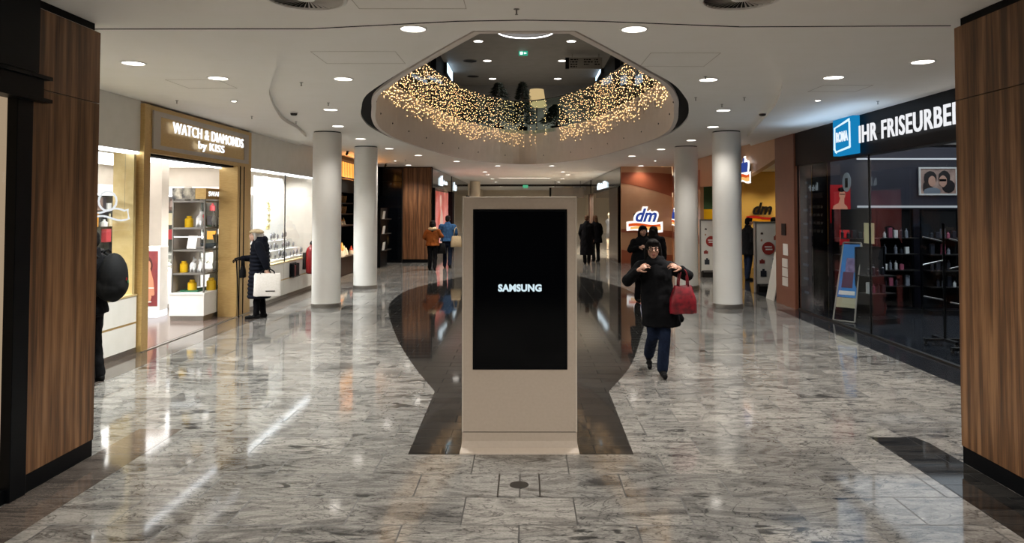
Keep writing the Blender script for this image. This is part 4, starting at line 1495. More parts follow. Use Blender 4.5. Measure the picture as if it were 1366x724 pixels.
def gnome(x, y, z, h, m, group, label):
    t = thing('gnome_figure', label, 'figure', (x, y, z), r_.uniform(0, 6), group)
    MB().lathe([(0.3 * h, 0), (0.33 * h, 0.1 * h), (0.2 * h, 0.5 * h)], n=14).ball((0, 0, 0.52 * h), 0.17 * h, 2).build('body', tint[2], t, 'auto')
    MB().lathe([(0.24 * h, 0.5 * h), (0.12 * h, 0.75 * h), (0.01, h)], n=14).build('hat', m, t, 'auto')


for q in range(30):
    zz = (0.535, 0.535, 1.455)[q % 3]
    gnome(-5.95 + r_.uniform(0, 0.12) + (0.35 if q % 3 == 1 else 0) + (0.12 if q % 3 == 0 else 0), 19.4 + q * 0.155, zz, r_.uniform(0.22, 0.42) if zz < 1 else 0.22, tint[q % 5], 'small hatted figures on the gift rack', 'small hatted figure on the gift rack shelves in the orange lit shop')
# dark shelf with tags, right of the second column
t = thing('tag_rack', 'dark rack with white cards beside the dark wall', 'rack', (-4.95, 25.2, 0))
MB().box(-0.25, 0.1, -0.6, 0.6, 0, 2.0).build('body', M['black'], t)
for z in (0.55, 1.1, 1.6):
    MB().obox((0.16, -0.35, z + 0.15), (0.02, 0.36, 0.28), (0, 0.15, 0)).build('card', M['white'], t)
    MB().box(0.1, 0.25, -0.6, 0.6, z, z + 0.02).build('ledge', M['dark_metal'], t)

# dark wall and walnut panel facing the camera
struct('wall_left_end', MB().box(-8.5, -3.42, 26.95, 27.1, 0, HC), M['black'])
t = thing('wall_cladding', 'dark glossy double panel closing the left side behind the columns', 'panel', (-4.9, 26.93, 0))
MB().box(-0.5, 0.36, -0.03, 0, 0.02, 2.95).box(-0.5, 0.36, -0.035, 0, 2.97, 3.48).build('panel', M['black_gloss'], t)
MB().box(0.37, 0.40, -0.05, 0.0, 0.0, 3.48).build('edge', M['dark_metal'], t)
t = thing('wood_pillar', 'walnut veneer wall panel at the left entrance of the far corridor', 'pillar', (-3.9, 26.93, 0))
MB().box(-0.58, 0.45, -0.08, 0.15, 0.13, 3.47).build('cladding', M['wood_far'], t)
MB().box(-0.57, 0.44, -0.07, 0.14, 0, 0.13).build('skirting', M['black'], t)

# ------------------------------------------------------------------ far corridor, left side
def corridor_shop(side, y0, y1, label, kind, seed):
    X = 3.45 * side
    s = -side
    t = thing('corridor_shopfront', label, 'shopfront', (X, (y0 + y1) / 2, 0))
    h = (y1 - y0) / 2
    MB().box(min(0, s * -0.3), max(0, s * -0.3), -h, h, 2.75, HC - 0.012).build('fascia', M['black_gloss'], t)
    for y in (-h, h - 0.2):
        MB().box(-0.1, 0.1, y, y + 0.2, 0, 2.75).build('post', M['wood_dark'] if side > 0 else M['black'], t)
    MB().box(-0.01, 0.01, -h + 0.2, h * 0.55, 0, 2.75).build('glass_pane', M['glass'], t)
    return t


struct('wall_corridor_left', MB().box(-7.6, -7.5, 27.1, 60, 0, HC), M['taupe'])
struct('wall_corridor_right', MB().box(7.5, 7.6, 26.75, 60, 0, HC), M['cream'])
struct('wall_far', MB().box(-7.5, 7.5, 60, 60.2, 0, HC), M['cream'])
sA = corridor_shop(-1, 27.15, 34.0, 'dark fascia shopfront with a pink red poster at the left of the far corridor', 0, 1)
sB = corridor_shop(-1, 34.4, 44.0, 'second dark shopfront at the left of the far corridor', 0, 2)
sC = corridor_shop(1, 26.75, 38.5, 'dark fascia boutique shopfront with warm windows at the right of the far corridor', 1, 3)
sD = corridor_shop(1, 39.0, 52.0, 'brown shopfront farthest down the right of the corridor', 1, 4)
struct('wall_corridor_left_2', MB().box(-3.6, -3.45, 44, 60, 0, HC), M['cream'])
# illegible far lettering as small lit strokes
def strokes(parent, x, y, z, w, h, side, seed, n, vertical=False):
    r_ = random.Random(seed)
    mb = MB()
    for q in range(n):
        a = -w / 2 + q * w / n
        lw = w / n * 0.55
        hh = h * r_.choice((1, 0.7, 0.7, 0.85))
        mb.box(-0.015, 0.015, a, a + lw * 0.35, -h / 2, -h / 2 + hh)
        mb.box(-0.015, 0.015, a, a + lw, -h / 2 + hh * .5, -h / 2 + hh * .5 + h * .16)
        if r_.random() < 0.6:
            mb.box(-0.015, 0.015, a + lw * .7, a + lw, -h / 2, -h / 2 + hh * .6)
    return mb.build('lettering', emission('far_lettering', (0.8, 0.93, 1.0, 1), 1.6), parent, False, (x, y, z))


strokes(sA, 0.03, -0.6, 3.12, 1.1, 0.42, -1, 4, 3)
strokes(sA, 0.03, 0.85, 3.08, 1.5, 0.16, -1, 5, 7)
strokes(sB, 0.03, -3.2, 3.05, 1.3, 0.4, -1, 6, 3)
strokes(sC, -0.03, 0.4, 3.02, 4.2, 0.30, 1, 7, 12)
# lit poster in the left shop
t = thing('lit_poster', 'glowing pink and orange poster with a pale figure in the first left corridor shop window', 'poster', (-3.62, 31.2, 0.45))
MB().box(-0.06, 0, -3.2, 3.2, 0, 2.25).build('lightbox', varied('poster_pink_red', rgb(200, 60, 50), rgb(240, 150, 150), 1.2, 0.5), t)
pp = t.children[0].data.materials[0]
b_ = pp.node_tree.nodes['Principled BSDF']
cr_ = [n_ for n_ in pp.node_tree.nodes if n_.type == 'VALTORGB'][0]
pp.node_tree.links.new(cr_.outputs[0], b_.inputs['Emission Color'])
b_.inputs['Emission Strength'].default_value = 0.7
mb = MB()
mb.ball((0.004, 0.0, 1.85), (0.004, 0.33, 0.27), 3)
mb.tube([(0.004, 0.05, 1.5), (0.004, 0.3, 0.9), (0.004, 0.4, 0.2)], [0.16, 0.6, 0.75])
for v in mb.bm.verts:
    v.co.x = 0.004 + (v.co.x - 0.004) * 0.005
    v.co.y = max(-2.2, min(2.2, v.co.y)) + 0.2
    v.co.z = max(0.02, v.co.z)
mb.build('pale_figure', emission('poster_pale', rgb(250, 200, 180), 1.1), t)
t = thing('dark_wood_pillar', 'dark glossy wood pillar between the boutique window and the peach mural wall', 'pillar', (3.40, 28.25, 0))
MB().box(-0.02, 0.16, -1.5, 1.45, 0.0, 2.75).build('cladding', M['wood_dark'], t)
MB().box(-0.015, 0.15, -1.49, 1.44, 2.75, 2.8).build('cap', M['black'], t)
r_ = random.Random(77)
for i, (x, y) in enumerate([(4.5, 31.0), (4.6, 33.5), (4.5, 36.5)]):
    t = thing('clothes_rail', ['clothes rail with dark garments nearest in the right boutique', 'clothes rail with dark garments in the middle of the right boutique', 'clothes rail with dark garments farthest in the right boutique'][i], 'clothes rail', (x, y, 0))
    MB().tube([(0, -0.8, 0), (0, -0.8, 1.6), (0, 0.8, 1.6), (0, 0.8, 0)], 0.02, 8).build('rail', M['steel'], t)
    for q in range(9):
        MB().loft([(0, -0.7 + q * 0.17, 0.7 + r_.uniform(0, 0.2), 0.22, 0.05), (0, -0.7 + q * 0.17, 1.3, 0.2, 0.04), (0, -0.7 + q * 0.17, 1.55, 0.05, 0.02)], 12).build('garment', r_.choice([M['black_matte'], goods[1], goods[5], goods[6]]), t)
# boutique mannequins and shelves on the right
mq = None
for i, (x, y) in enumerate([(4.1, 28.9), (4.2, 30.6), (4.1, 32.2), (4.3, 34.0), (4.1, 36.0)]):
    if mq is None:
        mq = thing('mannequin', 'dressed dark mannequin in the boutique window at the right of the far corridor', 'mannequin', (0, 0, 0), 0, 'boutique window mannequins')
        mb = MB()
        mb.loft([(0, 0, 0.55, .2, .16), (0, 0, 0.95, .17, .13), (0, 0, 1.15, .14, .11), (0, 0, 1.38, .2, .12), (0, 0, 1.5, .07, .06)], 16)
        mb.build('dress', principled('dress_grey', rgb(70, 74, 84), 0.7), mq, True)
        MB().ball((0, 0, 1.66), (.08, .09, .12), 2).tube([(0.08, 0, 0.05), (0.08, 0, 0.6)], [.05, .07]).tube([(-0.08, 0, 0.05), (-0.08, 0, 0.6)], [.05, .07]).cone((0, 0, 1.45), (0, 0, 1.6), .05, .045).build('figure', M['cream'], mq, True)
        MB().lathe([(.25, 0), (.25, .02)], n=24).build('base_plate', M['steel'], mq)
        o = mq
    else:
        o = copy_tree(mq)
    o.location = (x, y, 0)
for i, y in enumerate((28.5, 31.5, 34.5, 37.0)):
    t = thing('clothes_shelf', 'warmly lit clothes shelf inside the right boutique', 'shelf', (5.4, y, 0), 0, 'boutique shelves')
    MB().box(0.3, 0.35, -1, 1, 0, 2.4).box(0, 0.35, -1, -0.96, 0, 2.4).box(0, 0.35, 0.96, 1, 0, 2.4).build('case', M['wood_far'], t)
    for z in (0.5, 1.0, 1.5, 2.0):
        MB().box(0, 0.3, -0.96, 0.96, z, z + 0.03).build('board', M['wicker'], t)
    MB().box(0.0, 0.03, -0.9, 0.9, 2.36, 2.4).build('led_strip', M['led_warm'], t)


def area(name, loc, size, W_, color, rot=(0, 0, 0)):
    ld = bpy.data.lights.new(name, 'AREA')
    ld.shape = 'RECTANGLE'
    ld.size, ld.size_y = size
    ld.energy = W_
    ld.color = color
    o = bpy.data.objects.new(name, ld)
    col.objects.link(o)
    o.location = loc
    o.rotation_euler = rot
    return o


area('boutique_lamp', (5.0, 32.5, 3.3), (1.5, 10), 2200, (1, 0.85, 0.65))
area('corridor_shop_lamp', (-5.5, 31, 3.3), (1.5, 6), 90, (1, 0.8, 0.7))
area('corridor_shop_lamp', (-5.5, 40, 3.3), (1.5, 8), 120, (1, 0.85, 0.8))
t = thing('dark_showcase', 'narrow black showcase with small white goods at the left of the far corridor', 'showcase', (-3.9, 36.5, 0))
MB().box(-0.4, 0, -1.4, 1.4, 0, 2.5).build('body', M['black'], t)
mb = MB()
for z in (0.8, 1.2, 1.6, 2.0):
    for q in range(5):
        mb.box(0.0, 0.06, -1.2 + q * 0.5, -0.95 + q * 0.5, z, z + 0.14)
mb.build('goods', M['white'], t)
t = thing('exit_sign', 'small glowing green exit sign in the far corridor', 'exit sign', (0.0, 45.0, 3.33))
MB().box(-0.16, 0.16, -0.02, 0.02, -0.08, 0.1).build('panel', emission('exit_green_2', rgb(90, 190, 140), 0.8), t)
MB().box(-0.01, 0.01, -0.01, 0.01, 0.1, 0.175).build('rod', M['grey_metal'], t)
struct('trim_9', MB().box(-3.45, 3.45, 46.0, 46.2, HC - 0.12, HC), M['dark_metal'])
t = thing('direction_sign', 'black framed hanging direction board far down the corridor', 'sign', (2.3, 40.0, 2.85))
MB().box(-0.9, 0.9, -0.04, 0.04, -0.28, 0.28).build('panel', M['grey_metal'], t)
MB().box(-1.0, -0.9, -0.05, 0.05, -0.28, 0.28).build('end_cap', M['black'], t)
MB().box(-0.7, -0.68, -0.01, 0.01, 0.28, 0.65).box(0.68, 0.7, -0.01, 0.01, 0.28, 0.65).build('rod', M['dark_metal'], t)
for x, y, lb in ((-2.75, 40.0, 'distant cream round column just above the kiosk top, left'), (2.75, 47.0, 'distant cream round column far down the corridor on the right')):
    t = thing('column', lb, 'column', (x, y, 0))
    MB().lathe([(.28, .07), (.28, HC - .03)], n=32).build('shaft', M['cream'], t, 'auto')
    MB().lathe([(.29, 0), (.29, .07)], n=32).build('base_ring', M['steel'], t, 'auto')

# ------------------------------------------------------------------ right: drugstore
def swoosh_panel(x0, x1, zf0, zf1, y, n=24):
    """panel facing -y between curves zf0(x) and zf1(x)"""
    vs, fs = [], []
    for i in range(n + 1):
        u = i / n
        x = x0 + (x1 - x0) * u
        vs += [(x, y, zf0(u)), (x, y, zf1(u)), (x, y + 0.02, zf0(u)), (x, y + 0.02, zf1(u))]
        if i:
            a, b = (i - 1) * 4, i * 4
            fs += [(a, b, b + 1, a + 1), (a + 1, b + 1, b + 3, a + 3), (a, a + 2, b + 2, b), (a + 2, a + 3, b + 3, b + 2)]
    mb = MB()
    mb.verts_faces(vs, fs)
    return mb


WY = 26.55
dw = thing('mural_wall', 'peach wall with rust coloured sweeping bands carrying the lit drugstore logo', 'wall panel', (3.45, WY, 0))
MB().box(0.0, 1.85, 0, 0.1, 0.0, HC - 0.012).build('panel', M['peach'], dw)
for z0a, z0b, z1a, z1b, bul in ((2.9, 2.4, 3.28, 3.22, 0.05), (1.12, 0.92, 1.24, 1.16, 0.04), (0.0, 0.0, 0.5, 0.3, -0.06)):
    swoosh_panel(0.0, 1.85, lambda u: z0a + (z0b - z0a) * u + bul * math.sin(u * 3.14), lambda u: z1a + (z1b - z1a) * u + bul * math.sin(u * 3.14) * 0.6, -0.012).build('mural_band', M['rust'], dw)
struct('wall_drugstore_side', MB().box(5.315, 5.42, 22.35, WY - 0.02, 0, HC - 0.01), M['peach'])
ws2 = thing('mural_band', 'rust coloured band on the side wall by the drugstore entrance', 'wall panel', (5.3, 24.4, 0))
MB().box(-0.01, 0, -2.1, 2.1, 2.55, 3.15).build('band', M['rust'], ws2)
MB().box(-0.01, 0, -2.1, 2.1, 0.9, 1.15).build('band', M['rust'], ws2)


def logo(parent_label, loc, rz, s, lit=True, dark=False):
    """italic two letter logo over a red and yellow ribbon"""
    t = thing('logo_sign', parent_label, 'sign', loc, rz)
    blue = emission('logo_blue', rgb(52, 72, 150), 0.9) if lit else principled('logo_black', rgb(20, 18, 20), 0.4)
    white = emission('logo_glow', (1, 0.97, 0.93, 1), 1.25) if lit else principled('logo_white', rgb(240, 236, 226), 0.4)
    red = emission('logo_red', rgb(220, 84, 30), 0.95) if lit else principled('logo_red', rgb(200, 40, 30), 0.4)
    yel = emission('logo_yellow', rgb(250, 190, 110), 1.0) if lit else principled('logo_yellow', rgb(240, 170, 30), 0.4)
    # outline plate: fattened letters
    if lit:
        text('outline', 'dm', white, t, (0.02 * s, -0.012, 0.13 * s), (PI2, 0, 0), 0.72 * s, 1.06 * s, 0.02, bold=0.10, shear=0.35)
    text('lettering', 'dm', blue, t, (0.02 * s, -0.04, 0.13 * s), (PI2, 0, 0), 0.56 * s, 0.90 * s, 0.02, bold=0.03, shear=0.35)

    def ribbon(x0, x1, za, zb, th, y, m, nm):
        n = 16
        vs, fs = [], []
        for i in range(n + 1):
            u = i / n
            x = (x0 + (x1 - x0) * u) * s
            z = (za + (zb - za) * u + 0.035 * math.sin(u * 6.28)) * s
            tt = th(u) * s
            vs += [(x, y, z - tt), (x, y, z + tt), (x, y + 0.015, z - tt), (x, y + 0.015, z + tt)]
            if i:
                a, b = (i - 1) * 4, i * 4
                fs += [(a, b, b + 1, a + 1), (a + 1, b + 1, b + 3, a + 3), (a, a + 2, b + 2, b)]
        mb = MB()
        mb.verts_faces(vs, fs)
        mb.build(nm, m, t)
    if lit:
        ribbon(-0.80, 0.72, -0.34, -0.36, lambda u: 0.19 + 0.03 * u, -0.010, white, 'ribbon_outline')
    ribbon(-0.72, 0.62, -0.29, -0.30, lambda u: 0.06, -0.03, red, 'red_ribbon')
    ribbon(-0.64, 0.64, -0.42, -0.40, lambda u: 0.05 + 0.04 * u, -0.03, yel, 'yellow_ribbon')
    if lit:
        MB().box(-0.5 * s, 0.5 * s, -0.004, 0.01, -0.3 * s, 0.2 * s).build('mounting', M['dark_metal'], t)
    return t


p = on_y(861, 291, WY)
logo('glowing blue lettered drugstore logo on the peach mural wall', (p.x, WY - 0.02, p.z), 0, 0.86)
p = on_x(893, 290, 5.3)
logo('drugstore logo seen edge on, on the side wall next to the second right column', (5.27, 25.95, 1.7), -PI2, 0.62)
logo('drugstore logo box high beside the nearest right column', (5.25, 17.5, 2.92), -PI2, 0.6)

struct('floor_5', MB().box(XR, 9.9, 14.5, 26.7, -0.02, 0.004), M['dark_floor'])
struct('wall_drugstore_back', MB().box(7.05, 9.9, 24.4, 24.6, 0, HC), M['yellow_wall'])
struct('wall_drugstore_back_2', MB().box(5.42, 7.05, 25.4, 25.6, 0, HC), M['green_wall'])
struct('wall_drugstore_right', MB().box(9.8, 9.9, 15, 24.4, 0, HC), M['yellow_wall'])
struct('ceiling_5', MB().box(5.45, 9.8, 15.6, 25.4, 3.2, 3.28), M['ceil'])
# entrance header
hd = thing('entrance_header', 'peach curved header over the drugstore entrance', 'header', (XR, 18.9, 0))
vs, fs = [], []
n_ = 20
for i in range(n_ + 1):
    u = i / n_
    y = -3.35 + 6.8 * u
    zb = 3.02 - 0.42 * math.sin(min(1, u * 1.6) * math.pi / 2) + (0.1 * max(0, u - 0.7))
    vs += [(0.0, y, zb), (0.0, y, HC - 0.012), (0.14, y, zb), (0.14, y, HC - 0.012)]
    if i:
        a, b = (i - 1) * 4, i * 4
        fs += [(a, b, b + 1, a + 1), (a + 1, b + 1, b + 3, a + 3), (a, a + 2, b + 2, b), (a + 2, a + 3, b + 3, b + 2)]
MB().verts_faces(vs, fs).build('panel', M['peach'], hd)
p = on_y(1021, 284, 24.3)
logo('black lettered drugstore logo on the yellow inner wall', (p.x - 0.1, 24.38, p.z + 0.05), 0, 0.72, lit=False)
for i, (x, y) in enumerate([(6.3, 17.5), (7.3, 19.5), (8.6, 19.5), (6.3, 22.5), (7.4, 23.6), (8.4, 23.6), (6.2, 24.3)]):
    if i == 0:
        ds = make_downlight('small warm spotlight inside the drugstore ceiling', 'spotlights inside the drugstore', 0.06)
        o = ds
    else:
        o = copy_tree(ds)
    o.location = (x, y, 3.2)
    spot('lamp', o, 42, size=1.9, color=(1, 0.84, 0.6))

# terracotta entrance post with notices
t = thing('entrance_post', 'terracotta brown post between the drugstore and the black shop front', 'post', (XR, 14.98, 0))
MB().box(-0.03, 0.30, -0.56, 0.52, 0, HC - 0.05).build('post', M['brownpost'], t)
MB().box(-0.045, -0.03, -0.10, 0.14, 1.42, 1.66, 0.004).build('control_panel', M['black'], t)
MB().box(-0.04, -0.03, -0.20, 0.06, 1.02, 1.25).build('notice', M['white'], t)
for q in range(3):
    MB().box(-0.04, -0.03, -0.18, 0.12, 0.40 + q * 0.19, 0.57 + q * 0.19).build('notice', M['offwhite'], t)
MB().box(-0.02, 0.29, -0.57, -0.56, 0, HC - 0.05).build('side_face', M['brownpost'], t)


def gate(x, y, label):
    t = thing('security_gate', label, 'security gate', (x, y, 0))
    MB().box(-0.29, 0.29, -0.06, 0.06, 0.16, 1.62, 0.008).build('advert_panel', M['offwhite'], t)
    MB().box(-0.31, -0.29, -0.07, 0.07, 0.0, 1.64).box(0.29, 0.31, -0.07, 0.07, 0.0, 1.64).box(-0.31, 0.31, -0.07, 0.07, 1.62, 1.66).build('frame', M['grey_metal'], t)
    MB().box(-0.27, 0.27, -0.14, 0.14, 0, 0.2, 0.01).build('base', M['dark_metal'], t)
    MB().box(-0.24, 0.24, -0.15, -0.14, 0.15, 0.19).build('base_stripe', M['steel'], t)
    mb = MB()
    mb.lathe([(0.15, -0.005), (0.15, 0.005)], n=28)
    for v in mb.bm.verts:
        v.co = Vector((v.co.x, -0.066 + v.co.z, 1.03 + v.co.y))
    mb.build('red_disc', principled('advert_red', rgb(150, 46, 38), 0.5), t)
    MB().box(-0.09, 0.08, -0.074, -0.071, 1.05, 1.08).box(-0.07, 0.09, -0.074, -0.071, 0.99, 1.02).build('disc_lettering', M['white'], t)
    for (px, pz, w, h, c) in [(-0.12, 0.45, .07, .14, rgb(40, 44, 52)), (0.12, 0.55, .06, .12, rgb(110, 140, 160)), (-0.15, 0.72, .06, .08, rgb(130, 50, 44)), (0.18, 1.28, .05, .09, rgb(150, 74, 60)), (-0.15, 1.38, .03, .04, rgb(60, 50, 50)), (0.15, 0.78, .05, .04, rgb(70, 76, 90)), (-0.16, 1.22, .02, .04, rgb(160, 120, 90))]:
        MB().box(px - w, px + w, -0.066, -0.06, pz - h * .6, pz + h * .4).box(px - w * .4, px + w * .4, -0.066, -0.06, pz + h * .4, pz + h * .7).build('advert_motif', principled('motif', c, 0.5), t)
    return t


gate(5.72, 17.4, 'white security gate panel with a red disc advert, in front of the yellow wall')
gate(5.33, 21.2, 'white security gate panel with a red disc advert, seen between the right columns')
# roll-up and leaning board by the post
t = thing('rollup_banner', 'dark green standing banner behind the terracotta post', 'banner', (6.15, 17.3, 0))
MB().box(-0.1, 0.3, -0.01, 0.01, 0.06, 1.62).build('banner', M['green_wall'], t)
MB().box(-0.12, 0.32, -0.08, 0.08, 0, 0.06).build('base', M['steel'], t)
t = thing('a_board', 'small white leaning floor board beside the terracotta post', 'sign', (5.45, 15.95, 0))
MB().obox((-0.06, 0, 0.5), (0.02, 0.5, 1.05), (0, 0.2, 0)).build('front_board', M['offwhite'], t)
MB().obox((0.15, 0, 0.5), (0.02, 0.5, 1.05), (0, -0.2, 0)).build('back_board', M['dark_metal'], t)
# goods shelves seen through the drugstore entrance
for (x, y, lb, sd) in [(5.9, 24.8, 'product shelf below the green wall in the drugstore', 31), (8.3, 21.5, 'product shelf below the drugstore logo', 32)]:
    t = thing('product_shelf', lb, 'shelf', (x, y, 0))
    MB().box(-0.5, 0.5, 0.3, 0.34, 0, 1.75).box(-0.5, -0.46, 0, 0.3, 0, 1.75).box(0.46, 0.5, 0, 0.3, 0, 1.75).build('case', M['white'], t)
    for z in (0.15, 0.55, 0.95, 1.35):
        MB().box(-0.46, 0.46, 0, 0.3, z, z + 0.02).build('board', M['white'], t)
    r_ = random.Random(sd)
    for z in (0.57, 0.97, 1.37):
        for q in range(6):
            goods_item(x - 0.38 + q * 0.15, y + 0.12, z, 0, r_, 'products in the drugstore', 'small packaged product on a drugstore shelf')
t = thing('checkout_counter', 'white checkout counter in the drugstore behind the gates', 'counter', (7.9, 21.0, 0))
MB().box(-0.7, 0.7, -0.35, 0.35, 0.08, 0.92, 0.006).build('body', M['offwhite'], t)
MB().box(-0.74, 0.74, -0.38, 0.38, 0.92, 0.96).build('top', M['dark_metal'], t)
MB().box(-0.68, 0.68, -0.33, 0.33, 0, 0.08).build('plinth', M['black'], t)
t = thing('product_bin', 'yellow white promotion box on the counter between the right columns', 'box', (5.86, 23.6, 0))
MB().box(-0.35, 0.35, -0.2, 0.2, 0, 1.5, 0.01).build('body', M['offwhite'], t)
MB().box(-0.3, 0.3, -0.21, -0.2, 1.5, 1.95).box(-0.12, 0.12, -0.22, -0.21, 1.58, 1.85).build('header_card', M['gloss_yellow'], t)

# ------------------------------------------------------------------ right: black hairdresser supply shop
struct('floor_6', MB().box(XR, 9.9, 5.8, 14.5, -0.02, 0.004), M['dark_floor'])
t = thing('shop_fascia', 'black fascia of the hairdresser supply shop on the right', 'fascia', (XR, 10.1, 2.80))
MB().box(0.0, 0.2, -4.3, 4.3, 0, HC - 2.80 - 0.012).build('panel', M['black'], t)
p = on_x(1133.5, 182, XR)
t = thing('logo_sign', 'blue lit square sign with a hand drawn white frame on the black fascia', 'sign', (XR - 0.10, p.y, p.z))
MB().box(-0.02, 0.10, -0.37, 0.37, -0.30, 0.30, 0.004).build('box', emission('blue_sign_face', rgb(24, 128, 186), 0.95), t)
mb = MB()
for a, b, w0, w1 in (((-0.30, 0.16), (0.28, 0.25), .012, .022), ((0.28, 0.22), (0.29, -0.20), .018, .018), ((0.29, -0.19), (-0.26, -0.24), .02, .014), ((-0.28, 0.16), (-0.29, -0.19), .016, .02), ((-0.30, -0.18), (-0.22, -0.26), .02, .01)):
    A, B = Vector((-0.024, -a[0], a[1])), Vector((-0.024, -b[0], b[1]))
    mb.cone(A, B, w0, w1, 6)
mb.build('frame_strokes', emission('sign_strokes', rgb(214, 240, 255), 1.1), t)
text('lettering', 'ROMA', emission('sign_strokes_2', rgb(235, 246, 255), 1.0), t, (-0.03, 0.0, 0.0), ROT_R, 0.17, 0.44, 0.01, bold=0.02)
pa, pb = on_x(1152, 172, XR), on_x(1272, 172, XR)
sg = thing('shop_sign', 'white lit lettered sign on the black fascia reading a hairdresser supply name', 'sign', (XR - 0.02, pa.y, 3.10))
full = text('lettering', 'IHR FRISEURBEDARF', M['letter_white'], sg, (-0.05, 0, 0.02), ROT_R, 0.275, None, 0.015, bold=0.012, space=1.10)
# fit: from 'I' to the visible 'E' spans pa.y - pb.y ; total scaled by letter widths
vx = [v.co.x for v in full.data.vertices]
w_full = max(vx) - min(vx)
want = (pa.y - pb.y) * 1.42
for v in full.data.vertices:
    v.co.x *= want / w_full
full.location.y = -want / 2
MB().box(-0.012, 0.02, -want, 0, -0.01, 0.01).build('rail', M['black'], sg)

sw = thing('shop_window', 'large dark glass shop front of the hairdresser supply shop', 'shop window', (XR, 10.1, 0))
ys = [-4.25, -1.6, 1.28, 4.25]
for a, b in zip(ys, ys[1:]):
    MB().box(0.02, 0.034, a + 0.004, b - 0.004, 0.02, 2.8).build('glass_pane', M['glass_dark'], sw)
for a in ys:
    MB().box(0.015, 0.04, a - 0.012, a + 0.012, 0, 2.8).build('mullion', M['black'], sw)
MB().box(0.0, 0.06, -4.25, 4.25, 0, 0.03).build('floor_rail', M['dark_metal'], sw)
MB().box(0.045, 0.055, 3.65, 4.2, 0.03, 2.78).build('vinyl_strip', principled('blue_black_vinyl', rgb(18, 28, 40), 0.3), sw)
mb = MB()
r_ = random.Random(17)
for q in range(9):
    z = 0.35 + q * 0.26
    mb.box(0.038, 0.044, 3.8, 3.8 + r_.uniform(0.12, 0.28), z, z + 0.045)
mb.build('vinyl_lettering', principled('grey_vinyl', rgb(96, 112, 128), 0.5), sw)
p = on_x(1130, 243, XR + 0.05)
mb = MB()
mb.lathe([(0.16, 0), (0.16, 0.006)], n=28)
bpy_m = Matrix.Rotation(-PI2, 4, 'Y')
for v in mb.bm.verts:
    v.co = bpy_m @ v.co
mb.bm.transform(Matrix.Identity(4))
o = mb.build('round_sticker', principled('sticker_white', rgb(214, 226, 232), 0.5), sw, False, (0.045, p.y - 10.1, p.z))
MB().box(0.036, 0.039, p.y - 10.1 - 0.05, p.y - 10.1 + 0.05, p.z - 0.09, p.z + 0.07).build('sticker_pictogram', M['black'], sw)
p = on_x(1160, 311, XR + 0.05)
MB().box(0.04, 0.046, p.y - 10.1 - 0.17, p.y - 10.1 + 0.17, p.z - 0.16, p.z + 0.16).build('paper_notice', principled('cream_paper', rgb(190, 180, 140), 0.6), sw)

# interior
struct('wall_supply_back', MB().box(5.9, 9.9, 14.2, 14.35, 0, 3.3), M['navy'])
struct('wall_supply_divider', MB().box(XR + 0.32, 5.9, 14.36, 14.42, 0, HS), M['black'])
struct('wall_supply_right', MB().box(9.7, 9.8, 5.8, 14.2, 0, 3.3), M['navy'])
struct('ceiling_6', MB().box(5.5, 9.8, 5.8, 14.2, 3.2, 3.28), M['ceil'])
tag(MB().box(-1.7, 1.7, -0.06, 0, -0.012, 0.012).build('light_cove', emission('cool_cove', (0.9, 0.95, 1, 1), 0.8), None, False, (8.1, 14.18, 2.92)), 'cool white light line at the top of the navy shop wall', 'light')
tag(MB().box(-1.7, 1.7, -0.25, 0, -0.02, 0.02).build('light_ledge', emission('cool_ledge', (0.9, 0.95, 1, 1), 0.45), None, False, (8.1, 14.18, 2.0)), 'pale lit ledge running along the top of the dark product shelves', 'shelf light')
# framed photo
t = thing('framed_photo', 'white framed photo of two smiling people on the navy shop wall', 'picture', (7.95, 14.16, 2.49))
MB().box(-0.37, 0.37, -0.03, 0, -0.27, -0.24).box(-0.37, 0.37, -0.03, 0, 0.24, 0.27).box(-0.37, -0.34, -0.03, 0, -0.24, 0.24).box(0.34, 0.37, -0.03, 0, -0.24, 0.24).build('frame', M['white'], t)
MB().box(-0.34, 0.34, -0.012, 0, -0.24, 0.24).build('photo_ground', varied('photo_pink', rgb(150, 120, 110), rgb(196, 166, 150), 6, 0.5), t)


def flat(mb, y):
    for v in mb.bm.verts:
        v.co.y = y + v.co.y * 0.02
    return mb


flat(MB().ball((-0.15, 0, 0.06), (0.13, .1, 0.14)).ball((0.12, 0, 0.06), (0.12, .1, 0.15)).ball((0.2, 0, -0.1), (0.13, .1, 0.13)).ball((-0.2, 0, -0.12), (0.1, .1, 0.14)), -0.015).build('photo_hair', principled('photo_hair', rgb(34, 26, 26), 0.5), t)
flat(MB().ball((-0.12, 0, 0.0), (0.075, .1, 0.105)).ball((0.09, 0, 0.0), (0.08, .1, 0.115)), -0.022).build('photo_faces', principled('photo_skin', rgb(206, 160, 138), 0.5), t)
flat(MB().ball((-0.12, 0, -0.2), (0.17, .1, 0.08)), -0.02).build('photo_clothes', principled('photo_cloth', rgb(120, 130, 140), 0.5), t)
flat(MB().box(0.02, 0.15, -0.03, 0, 0.0, 0.04), -0.027).build('photo_glasses', M['black'], t)
